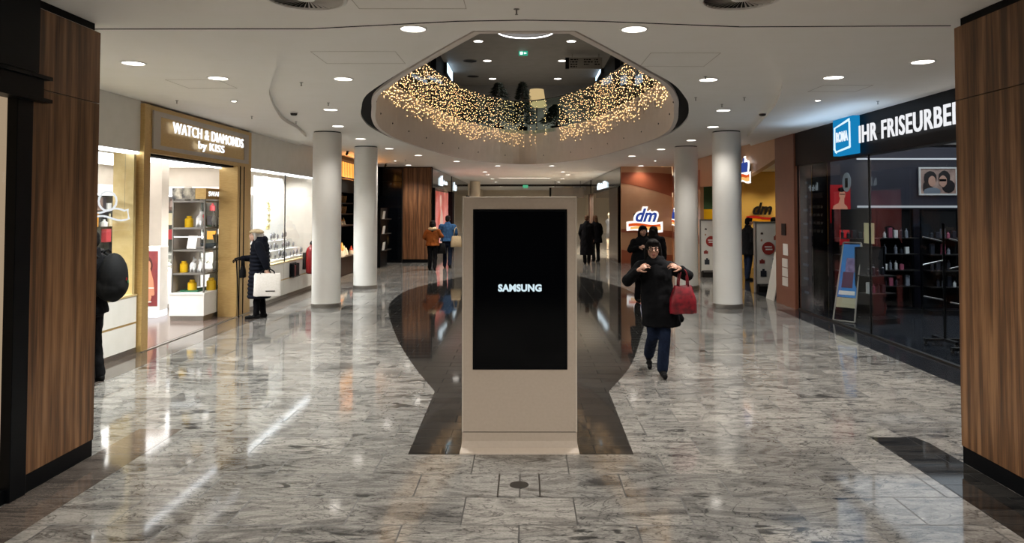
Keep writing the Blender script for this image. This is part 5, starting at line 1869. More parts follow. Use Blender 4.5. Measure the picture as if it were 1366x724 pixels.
# red portrait poster
t = thing('wall_poster', 'red poster of a smiling bare shouldered person behind the black shop glass', 'poster', (5.95, 13.9, 2.05))
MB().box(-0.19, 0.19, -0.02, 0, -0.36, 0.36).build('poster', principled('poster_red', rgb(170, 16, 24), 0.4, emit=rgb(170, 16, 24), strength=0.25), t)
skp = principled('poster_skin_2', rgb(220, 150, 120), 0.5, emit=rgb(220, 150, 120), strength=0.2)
flat(MB().ball((0.03, 0, 0.17), (0.062, .1, 0.088)).ball((-0.01, 0, -0.1), (0.15, .1, 0.12)).tube([(0.03, 0, 0.1), (0.01, 0, -0.02)], [.04, .06]), -0.028).build('portrait', skp, t)
flat(MB().ball((0.02, 0, 0.27), (0.075, .1, 0.045)).box(-0.02, 0.08, -.02, 0, 0.175, 0.19), -0.034).build('portrait_hair', M['black'], t)
flat(MB().ball((-0.07, 0, -0.2), (0.07, .1, 0.05)), -0.034).build('badge', M['white'], t)
flat(MB().box(0.0, 0.14, -.02, 0, -0.3, -0.25), -0.034).build('poster_lettering', M['white'], t)
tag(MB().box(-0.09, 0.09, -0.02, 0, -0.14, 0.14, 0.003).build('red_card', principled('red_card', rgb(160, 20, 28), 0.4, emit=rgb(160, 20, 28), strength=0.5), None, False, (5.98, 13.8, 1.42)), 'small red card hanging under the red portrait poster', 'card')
# A-board
t = thing('a_board', 'blue picture A-board with pale metal frame behind the black shop glass', 'sign', (5.67, 12.95, 0), 0)
alu = principled('pale_aluminium', rgb(176, 168, 156), 0.35, 0.5)


def frame_quad(mb, pts, r):
    for a, b in zip(pts, pts[1:] + pts[:1]):
        mb.cone(a, b, r, r, 6)
    return mb


F0, F1, T0, T1 = Vector((-0.30, -0.06, 0.02)), Vector((-0.05, -0.34, 0.02)), Vector((-0.02, 0.12, 1.36)), Vector((0.18, -0.12, 1.36))
B0, B1 = Vector((0.28, 0.28, 0.02)), Vector((0.46, 0.0, 0.02))
frame_quad(MB(), [F0, F1, T1, T0], 0.014).build('front_frame', alu, t)
frame_quad(MB(), [B0, B1, T1, T0], 0.014).build('back_frame', alu, t)


def quad_at(u0, u1, v0, v1, off):
    nrm = (F1 - F0).cross(T0 - F0).normalized()
    if nrm.y > 0:
        nrm = -nrm
    f = lambda u, v: F0.lerp(F1, u).lerp(T0.lerp(T1, u), v) + nrm * off
    q = [f(u0, v0), f(u1, v0), f(u1, v1), f(u0, v1)]
    q2 = [p - nrm * 0.004 for p in q]
    return MB().verts_faces(q + q2, [(0, 1, 2, 3), (7, 6, 5, 4), (0, 4, 5, 1), (1, 5, 6, 2), (2, 6, 7, 3), (3, 7, 4, 0)])


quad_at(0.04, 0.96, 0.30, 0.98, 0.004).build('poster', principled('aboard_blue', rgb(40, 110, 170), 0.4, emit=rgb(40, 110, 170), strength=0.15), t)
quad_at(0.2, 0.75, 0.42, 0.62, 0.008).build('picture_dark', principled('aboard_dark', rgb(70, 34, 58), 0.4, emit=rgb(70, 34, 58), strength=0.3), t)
quad_at(0.3, 0.85, 0.62, 0.80, 0.008).build('picture_faces', varied('aboard_faces', rgb(150, 130, 170), rgb(110, 90, 130), 12, 0.4), t)
quad_at(0.1, 0.9, 0.33, 0.38, 0.008).build('poster_lettering', M['offwhite'], t)
quad_at(0.04, 0.96, 0.17, 0.295, 0.004).build('lower_board', principled('aboard_cream', rgb(170, 162, 132), 0.5), t)

# dark product racks
def rack(x, y, rz, label, seed, w=0.6, h=1.9, n=30, light=0.3, d=0.35):
    t = thing('product_rack', label, 'rack', (x, y, 0), rz)
    mb = MB()
    for xx in (-w, w):
        mb.box(xx - 0.015, xx + 0.015, d - 0.03, d, 0, h)
    mb.box(-w, w, d - 0.02, d, 0.1, 0.13).box(-w, w, d - 0.02, d, h - 0.03, h).box(-w, w, 0, d, 0.0, 0.09)
    mb.build('frame', M['black'], t)
    MB().box(-w + 0.02, w - 0.02, d - 0.012, d - 0.004, 0.13, h - 0.03).build('back_grid', M['black_matte'], t)
    r_ = random.Random(seed)
    lv = [0.5 + 0.3 * q for q in range(int((h - 0.5) / 0.3))]
    for z in lv:
        MB().box(-w + 0.02, w - 0.02, 0.05, d - 0.02, z, z + 0.015).build('shelf', M['dark_metal'], t)
    m = Matrix.Rotation(rz, 4, 'Z')
    for z in lv:
        for q in range(max(2, int(w * 15))):
            if r_.random() < 0.15:
                continue
            xx = -w + 0.1 + q * (2 * w - 0.16) / (w * 15)
            p_ = m @ Vector((xx, 0.16, 0))
            k = r_.random()
            hh = r_.uniform(0.10, 0.2)
            mb = MB()
            if k < .5:
                mb.lathe([(0.028, 0), (0.028, hh * .7), (0.012, hh * .8), (0.012, hh)], n=10)
            else:
                mb.box(-0.035, 0.035, -0.03, 0.03, 0, hh, 0.003)
            o = mb.build('packaged_product', DK[0] if r_.random() > light else DK[r_.randrange(1, 4)], None, False, (x + p_.x, y + p_.y, z + 0.016), (0, 0, rz))
            tag(o, 'small bottle or box on a rack in the dark hairdresser supply shop', 'product', 'products in the hairdresser supply shop')


DK = [principled('dark_pack', rgb(30, 32, 38), 0.3), principled('pale_pack', rgb(170, 172, 170), 0.4), principled('grey_pack', rgb(96, 100, 108), 0.4), principled('pink_pack', rgb(120, 60, 76), 0.4)]
rack(7.02, 13.7, 0, 'dark rack with rows of white boxes to the left below the framed photo', 41, 0.36, 1.95, light=0.9)
rack(6.2, 13.5, 0, 'dark wire rack of bottles behind the mullion of the black shop', 42, 0.42, 1.95, light=0.35)
rack(7.78, 13.5, 0, 'dark rack of bottles straight below the framed photo', 43, 0.34, 1.95, light=0.4)
rack(6.1, 12.5, 0.3, 'lower dark rack of small goods close to the glass of the black shop', 44, 0.3, 1.3, light=0.3)
rack(9.3, 11.2, -PI2, 'long dark rack of bottles on the far side wall of the black shop', 45, 1.1, 1.95, light=0.35)
rack(9.3, 8.3, -PI2, 'dark rack of bottles on the side wall nearer the viewer in the black shop', 46, 1.1, 1.95, light=0.35)
for i, (x, y) in enumerate([(6.6, 12.4), (7.4, 12.4), (6.2, 11.2), (7.6, 11.0), (8.4, 12.6)]):  # extra spots added to bring out the product racks
    if i == 0:
        hd_ = make_downlight('small spotlight in the ceiling of the dark hairdresser supply shop', 'spotlights in the hairdresser supply shop', 0.05)
        o = hd_
    else:
        o = copy_tree(hd_)
    o.location = (x, y, 3.2)
    spot('lamp', o, 75, size=2.0, color=(0.92, 0.96, 1.0))
# wheeled garment-like stands
for (x, y, lb) in [(6.02, 10.6, 'black wheeled stand just behind the shop glass nearest the walnut pillar'), (6.0, 9.9, 'chrome tube stand with slanted arms behind the glass by the walnut pillar')]:
    t = thing('wheeled_stand', lb, 'stand', (x, y, 0))
    MB().cone((0, 0, 0.08), (0, 0, 1.75), 0.02, 0.02).build('pole', M['black'], t)
    MB().box(-0.3, 0.3, -0.03, 0.03, 0.06, 0.10).box(-0.03, 0.03, -0.3, 0.3, 0.06, 0.10).build('base', M['black'], t)
    for a, b in ((-.28, 0), (.28, 0), (0, -.28), (0, .28)):
        MB().ball((a, b, 0.032), 0.03, 1).build('caster', M['dark_metal'], t)
    MB().cone((-0.3, 0, 1.55), (0.02, 0, 1.48), .01, .01, 8).cone((-0.3, 0, 1.15), (0.02, 0, 1.22), .01, .01, 8).cone((-0.3, 0, .7), (0.02, 0, .64), .01, .01, 8).build('arm', M['steel'], t)
area('supply_lamp', (7.5, 12.5, 3.15), (3.6, 4.5), 70, (0.88, 0.94, 1.0))
for i, y in enumerate((14.5, 15.3, 16.1, 16.9, 17.7)):  # spots put in to whiten the display window
    if i == 0:
        wd = make_downlight('tiny white spotlight at the top of the bright jewellery window', 'spotlights at the top of the bright window', 0.04)
        o = wd
    else:
        o = copy_tree(wd)
    o.location = (XL - 0.42, y, 2.995)
    spot('lamp', o, 110, size=2.3, color=(0.95, 0.98, 1.0))
area('supply_sign_wash', (XR - 0.5, 11.6, 2.95), (0.2, 3.0), 7, (0.5, 0.72, 1.0), (math.pi, 0, 0))  # floating unseen light, imitates the blue sign's glow on the ceiling

# ------------------------------------------------------------------ people
SK = principled('skin', rgb(172, 128, 108), 0.5)
EYE_W = principled('eye_white', rgb(176, 168, 160), 0.3)
SK2 = principled('skin_pale', rgb(208, 168, 148), 0.5)
CL = {k: varied('cloth_' + k, a, b, 40, 0.9, bump=0.15, spec=0.15) for k, a, b in [
    ('black', rgb(5, 5, 8), rgb(9, 9, 12)), ('navy', rgb(10, 14, 24), rgb(14, 19, 30)), ('jeans', rgb(16, 24, 42), rgb(22, 32, 52)), ('orange', rgb(134, 72, 28), rgb(104, 54, 20)),
    ('blue', rgb(34, 62, 94), rgb(48, 80, 116)), ('beige', rgb(190, 170, 138), rgb(176, 156, 124)), ('cream', rgb(206, 188, 156), rgb(192, 172, 138)), ('red', rgb(150, 24, 38), rgb(128, 18, 30)), ('white', rgb(214, 210, 202), rgb(222, 218, 212)), ('quilt', rgb(7, 10, 19), rgb(12, 16, 27))]}
HAIR = {k: varied('hair_' + k, a, b, 60, 0.75, bump=0.2, stretch=(1, 1, .2), spec=0.12) for k, a, b in [('dark', rgb(9, 7, 7), rgb(18, 14, 12)), ('brown', rgb(66, 44, 30), rgb(84, 58, 40)), ('grey', rgb(150, 146, 140), rgb(176, 172, 166))]}
V = Vector
from mathutils import noise as mnoise


def wrinkle(me, amp, scale, seed=0.0):
    nrm = [v.normal.copy() for v in me.vertices]
    for v in me.vertices:
        p = Vector((v.co.x * scale, v.co.y * scale, v.co.z * scale * 0.8 + seed))
        n = mnoise.noise(p) + 0.5 * mnoise.noise(p * 2.3)
        v.co += nrm[v.index] * (n * amp)
    return me



def hand(mb, wrist, d, nrm, s=1.0, curl=0.5, side=1, thumb=0.5):
    """palm + five fingers; d: finger direction, nrm: direction the palm faces"""
    d = V(d).normalized()
    nrm = V(nrm)
    nrm = (nrm - d * nrm.dot(d)).normalized()
    l = d.cross(nrm) * side
    w = V(wrist)
    mb.tube([w, w + d * 0.03 * s, w + d * 0.085 * s], [0.025 * s, 0.026 * s, 0.02 * s], 8)
    for k in (-1, 1):
        mb.tube([w + d * .025 * s, w + d * 0.085 * s + l * 0.024 * k * s], [0.016 * s, 0.015 * s], 8)
    for i, (o, ln) in enumerate(((-0.036, 0.9), (-0.012, 1.05), (0.012, 1.0), (0.036, 0.78))):
        p = w + d * (0.088 - abs(o) * 0.2) * s + l * o * s
        a = curl * 0.5
        pts = [p - d * 0.02 * s, p]
        for seg in (0.038, 0.026, 0.02):
            dd = (d * math.cos(a) + nrm * math.sin(a))
            p = p + dd * seg * ln * s
            pts.append(p)
            a += curl
        mb.tube(pts, [0.0085 * s, 0.0082 * s, 0.0078 * s, 0.0074 * s, 0.0066 * s], 7)
    p = w + d * 0.022 * s - l * 0.026 * s
    dt = (d * 0.7 - l * 0.7 + nrm * thumb).normalized()
    q = p + dt * 0.038 * s
    q2 = q + (dt * 0.5 + d * 0.6 + nrm * 0.5 * thumb).normalized() * 0.03 * s
    mb.tube([p, q, q2], [0.013 * s, 0.0098 * s, 0.0082 * s], 7)


def head(mb, c, rz=0.0, rx=0.0, s=1.0):
    """head facing -y, chin down; returns transform"""
    m = Matrix.Translation(c) @ Matrix.Rotation(rz, 4, 'Z') @ Matrix.Rotation(rx, 4, 'X') @ Matrix.Diagonal((s, s, s, 1))
    h = MB()
    h.ball((0, 0.012, 0.022), (0.074, 0.092, 0.092), 3)
    h.ball((0, -0.028, -0.022), (0.062, 0.062, 0.078), 3)
    h.ball((0, -0.045, -0.082), (0.034, 0.034, 0.026), 2)      # chin
    h.ball((0, -0.062, -0.04), (0.040, 0.034, 0.045), 2)       # muzzle
    h.tube([(0, -0.084, 0.022), (0, -0.108, -0.018)], [0.010, 0.0145], 8)   # nose
    h.ball((0.012, -0.095, -0.022), 0.010, 1).ball((-0.012, -0.095, -0.022), 0.010, 1)
    h.ball((0, -0.095, -0.052), (0.024, 0.011, 0.006), 2).ball((0, -0.093, -0.063), (0.020, 0.011, 0.007), 2)   # lips
    for k in (-1, 1):
        h.ball((k * 0.034, -0.078, 0.026), (0.024, 0.014, 0.008), 2)    # brow
        h.ball((k * 0.042, -0.066, -0.022), (0.022, 0.022, 0.022), 2)   # cheek
        h.ball((k * 0.075, 0.01, -0.008), (0.010, 0.022, 0.032), 2)      # ear
    mb.merge(h.bm, m)
    return m


def child_mesh(mb, name, mat, root, m=None, smooth=True):
    if m is not None:
        mb.bm.transform(m)
    return mb.build(name, mat, root, smooth)


def face_details(root, m, lips=rgb(150, 84, 78), eyes=True):
    b = MB()
    for k in (-1, 1):
        b.ball((k * 0.031, -0.0795, 0.004), (0.011, 0.007, 0.005), 2)
    child_mesh(b, 'eye', EYE_W, root, m)
    b = MB()
    for k in (-1, 1):
        b.ball((k * 0.031, -0.0865, 0.004), 0.0055, 1)
    child_mesh(b, 'iris', M['black'], root, m)
    b = MB()
    for k in (-1, 1):
        b.tube([(k * 0.018, -0.092, 0.024), (k * 0.034, -0.093, 0.029), (k * 0.05, -0.083, 0.024)], [0.004, 0.0045, 0.003], 6)
    child_mesh(b, 'eyebrow', HAIR['dark'], root, m)
    b = MB()
    b.ball((0, -0.1035, -0.052), (0.022, 0.005, 0.005), 2).ball((0, -0.101, -0.061), (0.018, 0.005, 0.006), 2)
    child_mesh(b, 'lips', principled('lips', lips, 0.4), root, m)


def shoe(mb, ankle, toe_dir, s=1.0, tilt=0.0):
    a = V(ankle)
    f = V((toe_dir[0], toe_dir[1], 0)).normalized()
    up = V((0, 0, 1))
    ax = f.cross(up)
    q = Matrix.Rotation(tilt, 3, ax)
    for o, r in (((-0.03, -0.045), 0.040), ((0.04, -0.05), 0.042), ((0.11, -0.055), 0.041), ((0.16, -0.06), 0.034), ((0.0, 0.0), 0.045)):
        c = a + q @ (f * o[0] * s + up * o[1] * s)
        mb.ball(c, (r * s, r * s, r * s * (0.8 if o[1] < -0.02 else 1.2)), 2)
    c1, c2 = a + q @ (f * -0.04 * s + up * -0.065 * s), a + q @ (f * 0.17 * s + up * -0.072 * s)
    mb.tube([c1, c2], [0.030 * s, 0.026 * s], 8)


def person(label, loc, rz, P, cat='person', voxel=0.009):
    root = thing('person', label, cat, loc, rz)
    g = P.get
    zt = g('coat')[-2][2]
    for a in g('arms'):
        a['s'] = (a['s'][0], a['s'][1], min(a['s'][2], zt - .115))
    # ---- body: one continuous surface
    b = MB()
    m = head(b, g('head'), g('head_rz', 0), g('head_rx', 0), g('head_s', 1.0))
    neck = V(g('neck', (g('head')[0], g('head')[1] + 0.02, g('head')[2] - 0.15)))
    hc = V(g('head'))
    b.tube([neck - V((0, 0, .04)), hc + V((0, .015, -.06))], [0.055, 0.05], 12)
    pel = V(g('pelvis', (0, 0, 0.9)))
    b.loft([(pel.x, pel.y, pel.z - .08, .13, .10), (pel.x, pel.y, pel.z + .05, .15, .11), ((pel.x + neck.x) / 2, (pel.y + neck.y) / 2, (pel.z + neck.z) / 2, .12, .09), (neck.x, neck.y, neck.z - .16, .155, .10), (neck.x, neck.y, neck.z - .06, .13, .08), (neck.x, neck.y, neck.z, .05, .05)], 18)
    for a in g('arms'):
        sh, el, wr = V(a['s']), V(a['e']), V(a['w'])
        b.tube([V((neck.x, neck.y, sh.z)), sh, el, wr], [0.06, 0.05, 0.038, 0.024], 12)
        hand(b, wr, a['d'], a['n'], a.get('hs', 1.0), a.get('curl', 0.5), a.get('side', 1))
    for l in g('legs'):
        hp, kn, an = V(l['h']), V(l['k']), V(l['a'])
        b.tube([hp, kn, an], [0.08, 0.05, 0.036], 12)
    link('body', b.remesh(voxel, 2), g('skin', SK), root, True)
    if g('face', True):
        face_details(root, m)
    # ---- clothes
    c = MB()
    rings = g('coat')
    ztop = rings[-2][2]
    for a in g('arms'):
        a['s'] = (a['s'][0], a['s'][1], min(a['s'][2], ztop - .115))
    c.loft(rings, 28)
    for a in g('arms'):
        sh, el, wr = V(a['s']), V(a['e']), V(a['w'])
        r0 = g('sleeve', 0.068)
        c.tube([V((neck.x, neck.y + .01, sh.z - .01)), sh, sh.lerp(el, .5), el, wr.lerp(el, .12)], [r0 * 1.05, r0 * 1.05, r0 * .98, r0 * .9, r0 * .68], 14)
    for t_ in g('coat_extra', ()):
        c.tube(*t_)
    link('coat', wrinkle(c.remesh(g('cvox', 0.012), 3), g('fold', 0.013), 9.0, rz), g('coat_mat', CL['black']), root, True)
    tr = MB()
    tr.loft([(pel.x, pel.y, pel.z - .16, .15, .11), (pel.x, pel.y, pel.z - .02, .17, .125), (pel.x, pel.y, pel.z + .13, .155, .115)], 20)
    for l in g('legs'):
        hp, kn, an = V(l['h']), V(l['k']), V(l['a'])
        tr.tube([hp + V((0, 0, .05)), hp, kn, an + V((0, 0, -.01))], [0.1, 0.098, g('knee', 0.07), g('cuff', 0.066)], 14)
    link('trousers', wrinkle(tr.remesh(0.012, 2), 0.010, 12.0, rz), g('trouser_mat', CL['black']), root, True)
    for l in g('legs'):
        s_ = MB()
        shoe(s_, l['a'], l['t'], 1.0, l.get('tilt', 0))
        link('shoe', s_.remesh(0.008, 2), g('shoe_mat', M['black_matte']), root, True)
    # ---- hair
    if g('hair'):
        h = MB()
        kind, hm = g('hair')
        if kind in ('short', 'long', 'bob'):
            h.ball((0, 0.016, 0.042), (0.084, 0.100, 0.086), 3)
            h.ball((0.018, -0.045, 0.082), (0.056, 0.044, 0.034), 2).ball((-0.028, -0.042, 0.082), (0.05, 0.044, 0.034), 2)
            h.ball((0, 0.06, -0.01), (0.074, 0.058, 0.080), 3)
            for k in (-1, 1):
                h.ball((k * 0.06, 0.0, 0.045), (0.026, 0.06, 0.05), 2)
        if kind in ('bob', 'long'):
            for k in (-1, 1):
                h.tube([(k * 0.066, -0.01, 0.05), (k * 0.08, 0.005, -0.03), (k * 0.083, 0.015, -0.11 if kind == 'bob' else -0.2)], [0.03, 0.027, 0.022], 10)
            h.tube([(0, 0.08, 0.0), (0, 0.085, -0.1 if kind == 'bob' else -0.22)], [0.07, 0.06], 12)
        h.bm.transform(m)
        link('hair', h.remesh(0.008, 1), hm, root, True)
    return root, m


def std_arms(**k):
    base = [dict(s=(-.18, 0, 1.37), e=(-.24, .04, 1.10), w=(-.22, -.08, .87), d=(0, -.1, -1), n=(1, 0, 0), side=-1), dict(s=(.18, 0, 1.37), e=(.24, .04, 1.10), w=(.22, -.08, .87), d=(0, -.1, -1), n=(-1, 0, 0), side=1)]
    for i, a in k.items():
        base[0 if i == 'r' else 1].update(a)
    return base


def coat_rings(hem=0.6, w=0.22, x=0.0, top=1.44, belly=.20, hemw=None):
    hw = hemw or w + .03
    t = top
    return [(x, 0, hem, hw, hw * .78), (x, 0, hem + .02, hw, hw * .78), (x, 0, (hem + t - .42) / 2, w + .01, w * .75), (x, 0, t - .42, w, w * .72), (x, 0, t - .29, belly, w * .66), (x, 0, t - .14, w * .96, w * .6), (x, 0, t - .07, w * .72, w * .5), (x, .01, t - .02, w * .46, w * .4), (x, .01, t, .085, .08), (x, .01, t + .035, .08, .075)]


# --- woman in black coat walking towards the camera, red bag on her arm
wx = 1.565
W1, m1 = person('person in a black coat, glasses and jeans walking towards the camera with raised hands', (wx, 8.75, 0), 0.0, dict(
    head=(-.055, -.03, 1.475), head_rz=-0.08, head_s=1.0, neck=(-.03, .02, 1.36), pelvis=(0.0, 0, .87),
    arms=[dict(s=(-.19, .02, 1.28), e=(-.36, -.02, 1.10), w=(-.255, -.17, 1.235), d=(.75, -.05, .55), n=(.45, .5, -.5), side=1, curl=.6),
          dict(s=(.14, .02, 1.28), e=(.36, -.0, 1.16), w=(.24, -.17, 1.255), d=(-.75, -.1, .35), n=(-.3, .5, -.6), side=-1, curl=.6)],
    legs=[dict(h=(.075, 0, .84), k=(.065, -.10, .46), a=(.035, -.10, .095), t=(0, -1)), dict(h=(-.075, 0, .84), k=(-.06, -.02, .46), a=(-.05, .34, .19), t=(0, -1), tilt=-.75)],
    coat=[(.04, .02, .57, .225, .2), (.05, .02, .59, .235, .2), (.02, .01, .8, .21, .18), (-.005, 0, 1.0, .195, .15), (-.015, 0, 1.15, .185, .14), (-.02, 0, 1.27, .19, .13), (-.025, .01, 1.33, .15, .11), (-.03, .02, 1.38, .095, .09), (-.03, .02, 1.41, .085, .08)],
    coat_extra=[([(.05, .05, .9), (.2, .1, .72), (.29, .12, .64)], [.14, .1, .05], 14)],
    sleeve=.072, coat_mat=CL['black'], trouser_mat=CL['jeans'], hair=('bob', HAIR['dark']), skin=SK), voxel=0.0048)
b = MB()
for k in (-1, 1):
    b.wire([(k * .034 + .027 * math.cos(a * math.pi / 8), -.1, .004 + .020 * math.sin(a * math.pi / 8)) for a in range(16)], .0045, 6, closed=True)
    b.tube([(k * .06, -.098, .008), (k * .078, -.02, .006)], [.003, .003], 6)
b.tube([(-.008, -.104, .008), (.008, -.104, .008)], [.003, .003], 6)
child_mesh(b, 'glasses', M['black'], W1, m1)
b = MB()
b.ball((-.03, .015, 1.36), (.12, .115, .065), 3).ball((-.06, -.05, 1.31), (.09, .07, .07), 2).ball((0, -.05, 1.30), (.08, .07, .08), 2)
link('scarf', b.remesh(.012, 2), CL['black'], W1, True)
b = MB()
b.ball((0, .07, .0), (.10, .075, .115), 3).ball((0, .03, .06), (.09, .09, .065), 2)
b.bm.transform(m1)


def tote(label, loc, rz, w, h, d, mat, strap, cat='bag', name='shoulder_bag', strap_mat=None, top=0.8):
    t = thing(name, label, cat, loc, rz)
    mb = MB()
    rows = [(-h, w * .5, d * .5), (-h * .95, w * .52, d * .55), (-h * .5, w * .5, d * .55), (-h * .1, w * .5 * top * 1.05, d * .35), (0, w * .5 * top, d * .22)]
    vs, fs = [], []
    n = 20
    for z, a, bb in rows:
        for q in range(n):
            t_ = 2 * math.pi * q / n
            c_, s_ = math.cos(t_), math.sin(t_)
            vs.append((a * math.copysign(abs(c_) ** .45, c_), bb * math.copysign(abs(s_) ** .6, s_), z + 0.006 * math.sin(q * 2.3)))
    for r in range(len(rows) - 1):
        for q in range(n):
            fs.append((r * n + q, r * n + (q + 1) % n, (r + 1) * n + (q + 1) % n, (r + 1) * n + q))
    fs.append(tuple(range(n)))
    fs.append(tuple(range((len(rows) - 1) * n, len(rows) * n)))
    mb.verts_faces(vs, fs)
    mb.build('body', mat, t, 'auto')
    for yy in (-d * .2, d * .2):
        MB().wire([(w * .5 * top * .55 * math.cos(a * math.pi / 10), yy, -.01 + strap * math.sin(a * math.pi / 10)) for a in range(11)], .009, 6).build('strap', strap_mat or mat, t, True)
    return t


red_leather = varied('dark_red_patterned_bag', rgb(130, 18, 33), rgb(78, 10, 20), 16, .45)
tote('dark red shoulder bag hanging from the walking woman\'s raised arm', (wx + .27, 8.60, 1.06), .15, .31, .32, .13, red_leather, .20, name='shoulder_bag', top=.68)['label'] = 'dark red bag hanging by its straps from the raised arm of the walking person'

# --- two people close together behind her
pa = on_y(857, 300, 15.4)
A1, mA = person('person with dark hood and coat behind the walking person, left of the pair', (pa.x, 15.4, 0), 0.1, dict(
    head=(0, -.02, pa.z - .11 - .02), arms=[dict(s=(-.18, 0, 1.33), e=(-.27, .0, 1.10), w=(-.12, -.17, 1.16), d=(.8, -.2, .2), n=(0, .6, -.6), side=1, curl=.9), dict(s=(.18, 0, 1.33), e=(.24, .04, 1.08), w=(.2, -.08, .88), d=(0, -.1, -1), n=(-1, 0, 0), side=-1)],
    legs=[dict(h=(.09, 0, .86), k=(.09, -.06, .47), a=(.09, -.04, .09), t=(0, -1)), dict(h=(-.09, 0, .86), k=(-.09, .0, .47), a=(-.09, .1, .1), t=(0, -1))],
    coat=coat_rings(.5, .24, top=1.38), coat_mat=CL['black'], hair=('bob', HAIR['dark']), face=True))
pb_ = on_y(870, 301, 15.9)
A2, mB_ = person('person with dark hair and bulky black coat behind the walking person, right of the pair', (pb_.x + .02, 15.9, 0), 2.7, dict(
    head=(0, -.02, pb_.z - .13), arms=std_arms(), legs=[dict(h=(.09, 0, .86), k=(.09, -.02, .47), a=(.09, 0, .09), t=(0, -1)), dict(h=(-.09, 0, .86), k=(-.09, .0, .47), a=(-.09, .05, .09), t=(0, -1))],
    coat=coat_rings(.55, .25, top=1.40), coat_mat=CL['black'], sleeve=.078, hair=('long', HAIR['dark']), face=False))
b = MB()
b.ball((0, .02, .02), (.1, .105, .12), 3)
b2 = b.remesh(.012, 1)

# --- elderly woman with a cane at the jewellery shop
ex, ey = -4.80, 13.25
quilt = []
z = .36
while z < 1.30:
    f = (z - .36) / .94
    w = .245 - .055 * f
    quilt += [(.0, .02, z, w * .95, w * .78), (.0, .02, z + .035, w * 1.06, w * .88)]
    z += .07
quilt += [(0, .02, 1.31, .19, .15), (0, .02, 1.38, .15, .12), (0, .01, 1.43, .10, .1), (0, .01, 1.46, .09, .09)]
E1, mE = person('elderly person in a beige cap and long dark quilted coat holding a cane', (ex, ey, 0), R(-78), dict(
    head=(0, -.05, 1.475), head_rx=-.12, neck=(0, .01, 1.36), pelvis=(0, .0, .9),
    arms=[dict(s=(-.17, 0, 1.30), e=(-.20, -.08, 1.06), w=(-.15, -.33, 1.06), d=(0, -1, -.1), n=(0, -.2, -1), side=-1, curl=.9), dict(s=(.17, .02, 1.30), e=(.25, .12, 1.08), w=(.25, .18, .90), d=(0, .1, -1), n=(-1, 0, 0), side=1, curl=.8)],
    legs=[dict(h=(.08, 0, .84), k=(.08, -.01, .46), a=(.08, -.02, .09), t=(0, -1)), dict(h=(-.08, 0, .84), k=(-.08, .03, .46), a=(-.08, .08, .09), t=(0, -1))],
    fold=0.003, coat=quilt, coat_mat=CL['quilt'], cvox=.011, sleeve=.078, trouser_mat=CL['black'], hair=('bob', HAIR['grey']), skin=SK2, knee=.062, cuff=.055))
b = MB()
b.ball((0, .09, 1.40), (.12, .07, .07), 3).ball((.0, .05, 1.37), (.13, .11, .045), 3)
link('hood', b.remesh(.012, 2), CL['quilt'], E1, True)
b = MB()
b.ball((0, .012, .075), (.112, .118, .048), 3)
b.ball((0, -.08, .055), (.07, .05, .018), 2)
child_mesh(b, 'cap', CL['cream'], E1, mE)
for nm, P_ in (('glove', (-.15, -.36, 1.055)),):
    b = MB()
    hand(b, (-.15, -.32, 1.062), (0, -1, -.1), (0, -.2, -1), 1.15, .9, -1)
    link(nm, b.remesh(.007, 1), M['black_matte'], E1, True)


def local(root, p):
    return root.matrix_basis @ V(p)


bpy.context.view_layer.update()
c0 = local(E1, (-.15, -.40, 1.03))
t = thing('walking_cane', 'thin dark walking cane held by the elderly person', 'cane', (c0.x + .03, c0.y, 0))
MB().cone((0.02, 0, 0.02), (-.03, 0, 1.02), .009, .012, 10).build('shaft', M['black'], t, True)
MB().tube([(-.03, 0, 1.02), (-.06, 0, 1.04), (.05, 0, 1.045)], [.013, .014, .013], 8).build('handle', M['black'], t, True)
MB().lathe([(.014, 0), (.012, .03)], (0.02, 0, 0), 12).build('rubber_tip', M['black_matte'], t, True)
c1 = local(E1, (.27, .19, .80))
bg = tote('large white paper like shopping bag held by the elderly person', (c1.x, c1.y, c1.z + .02), R(8), .46, .40, .10, CL['white'], .085, name='shopping_bag', strap_mat=M['black'], top=.95)
bg['label'] = 'large white shopping bag with dark handles held by the elderly person'
MB().box(-.02, .14, -.062, -.058, -.315, -.30).build('bag_lettering', M['black'], bg)
c2 = local(E1, (-.02, -.27, .93))
tote('small black handbag in front of the elderly person', (c2.x, c2.y, c2.z), R(-78), .22, .2, .09, M['black_matte'], .12, name='handbag')['label'] = 'small black handbag hanging in front of the elderly person'

# --- person with backpack partly behind the left walnut pillar
B1_, mB1 = person('person with a black backpack half hidden by the left walnut pillar', (-4.90, 8.32, 0), R(-90), dict(
    head=(0, -.04, 1.60), neck=(0, 0, 1.48), arms=[dict(s=(-.19, 0, 1.42), e=(-.22, -.05, 1.14), w=(-.2, -.25, 1.05), d=(0, -1, 0), n=(1, 0, 0), side=-1), dict(s=(.19, 0, 1.42), e=(.22, -.05, 1.14), w=(.2, -.25, 1.05), d=(0, -1, 0), n=(-1, 0, 0), side=1)],
    legs=[dict(h=(.09, 0, .88), k=(.09, -.01, .48), a=(.09, .04, .09), t=(0, -1)), dict(h=(-.09, 0, .88), k=(-.09, .0, .48), a=(-.09, .05, .09), t=(0, -1))],
    coat=coat_rings(.78, .19, top=1.48, belly=.18), coat_mat=CL['black'], hair=('short', HAIR['dark'])))
bp = thing('backpack', 'black backpack worn by the person beside the left walnut pillar', 'backpack', (-4.78, 8.32, .93), 0)
mb = MB()
mb.ball((.13, 0, .25), (.145, .17, .28), 3).ball((.11, 0, .14), (.16, .17, .16), 3).ball((.2, 0, .17), (.085, .12, .13), 3)
link('bag', mb.remesh(.012, 3), M['black_matte'], bp, True)
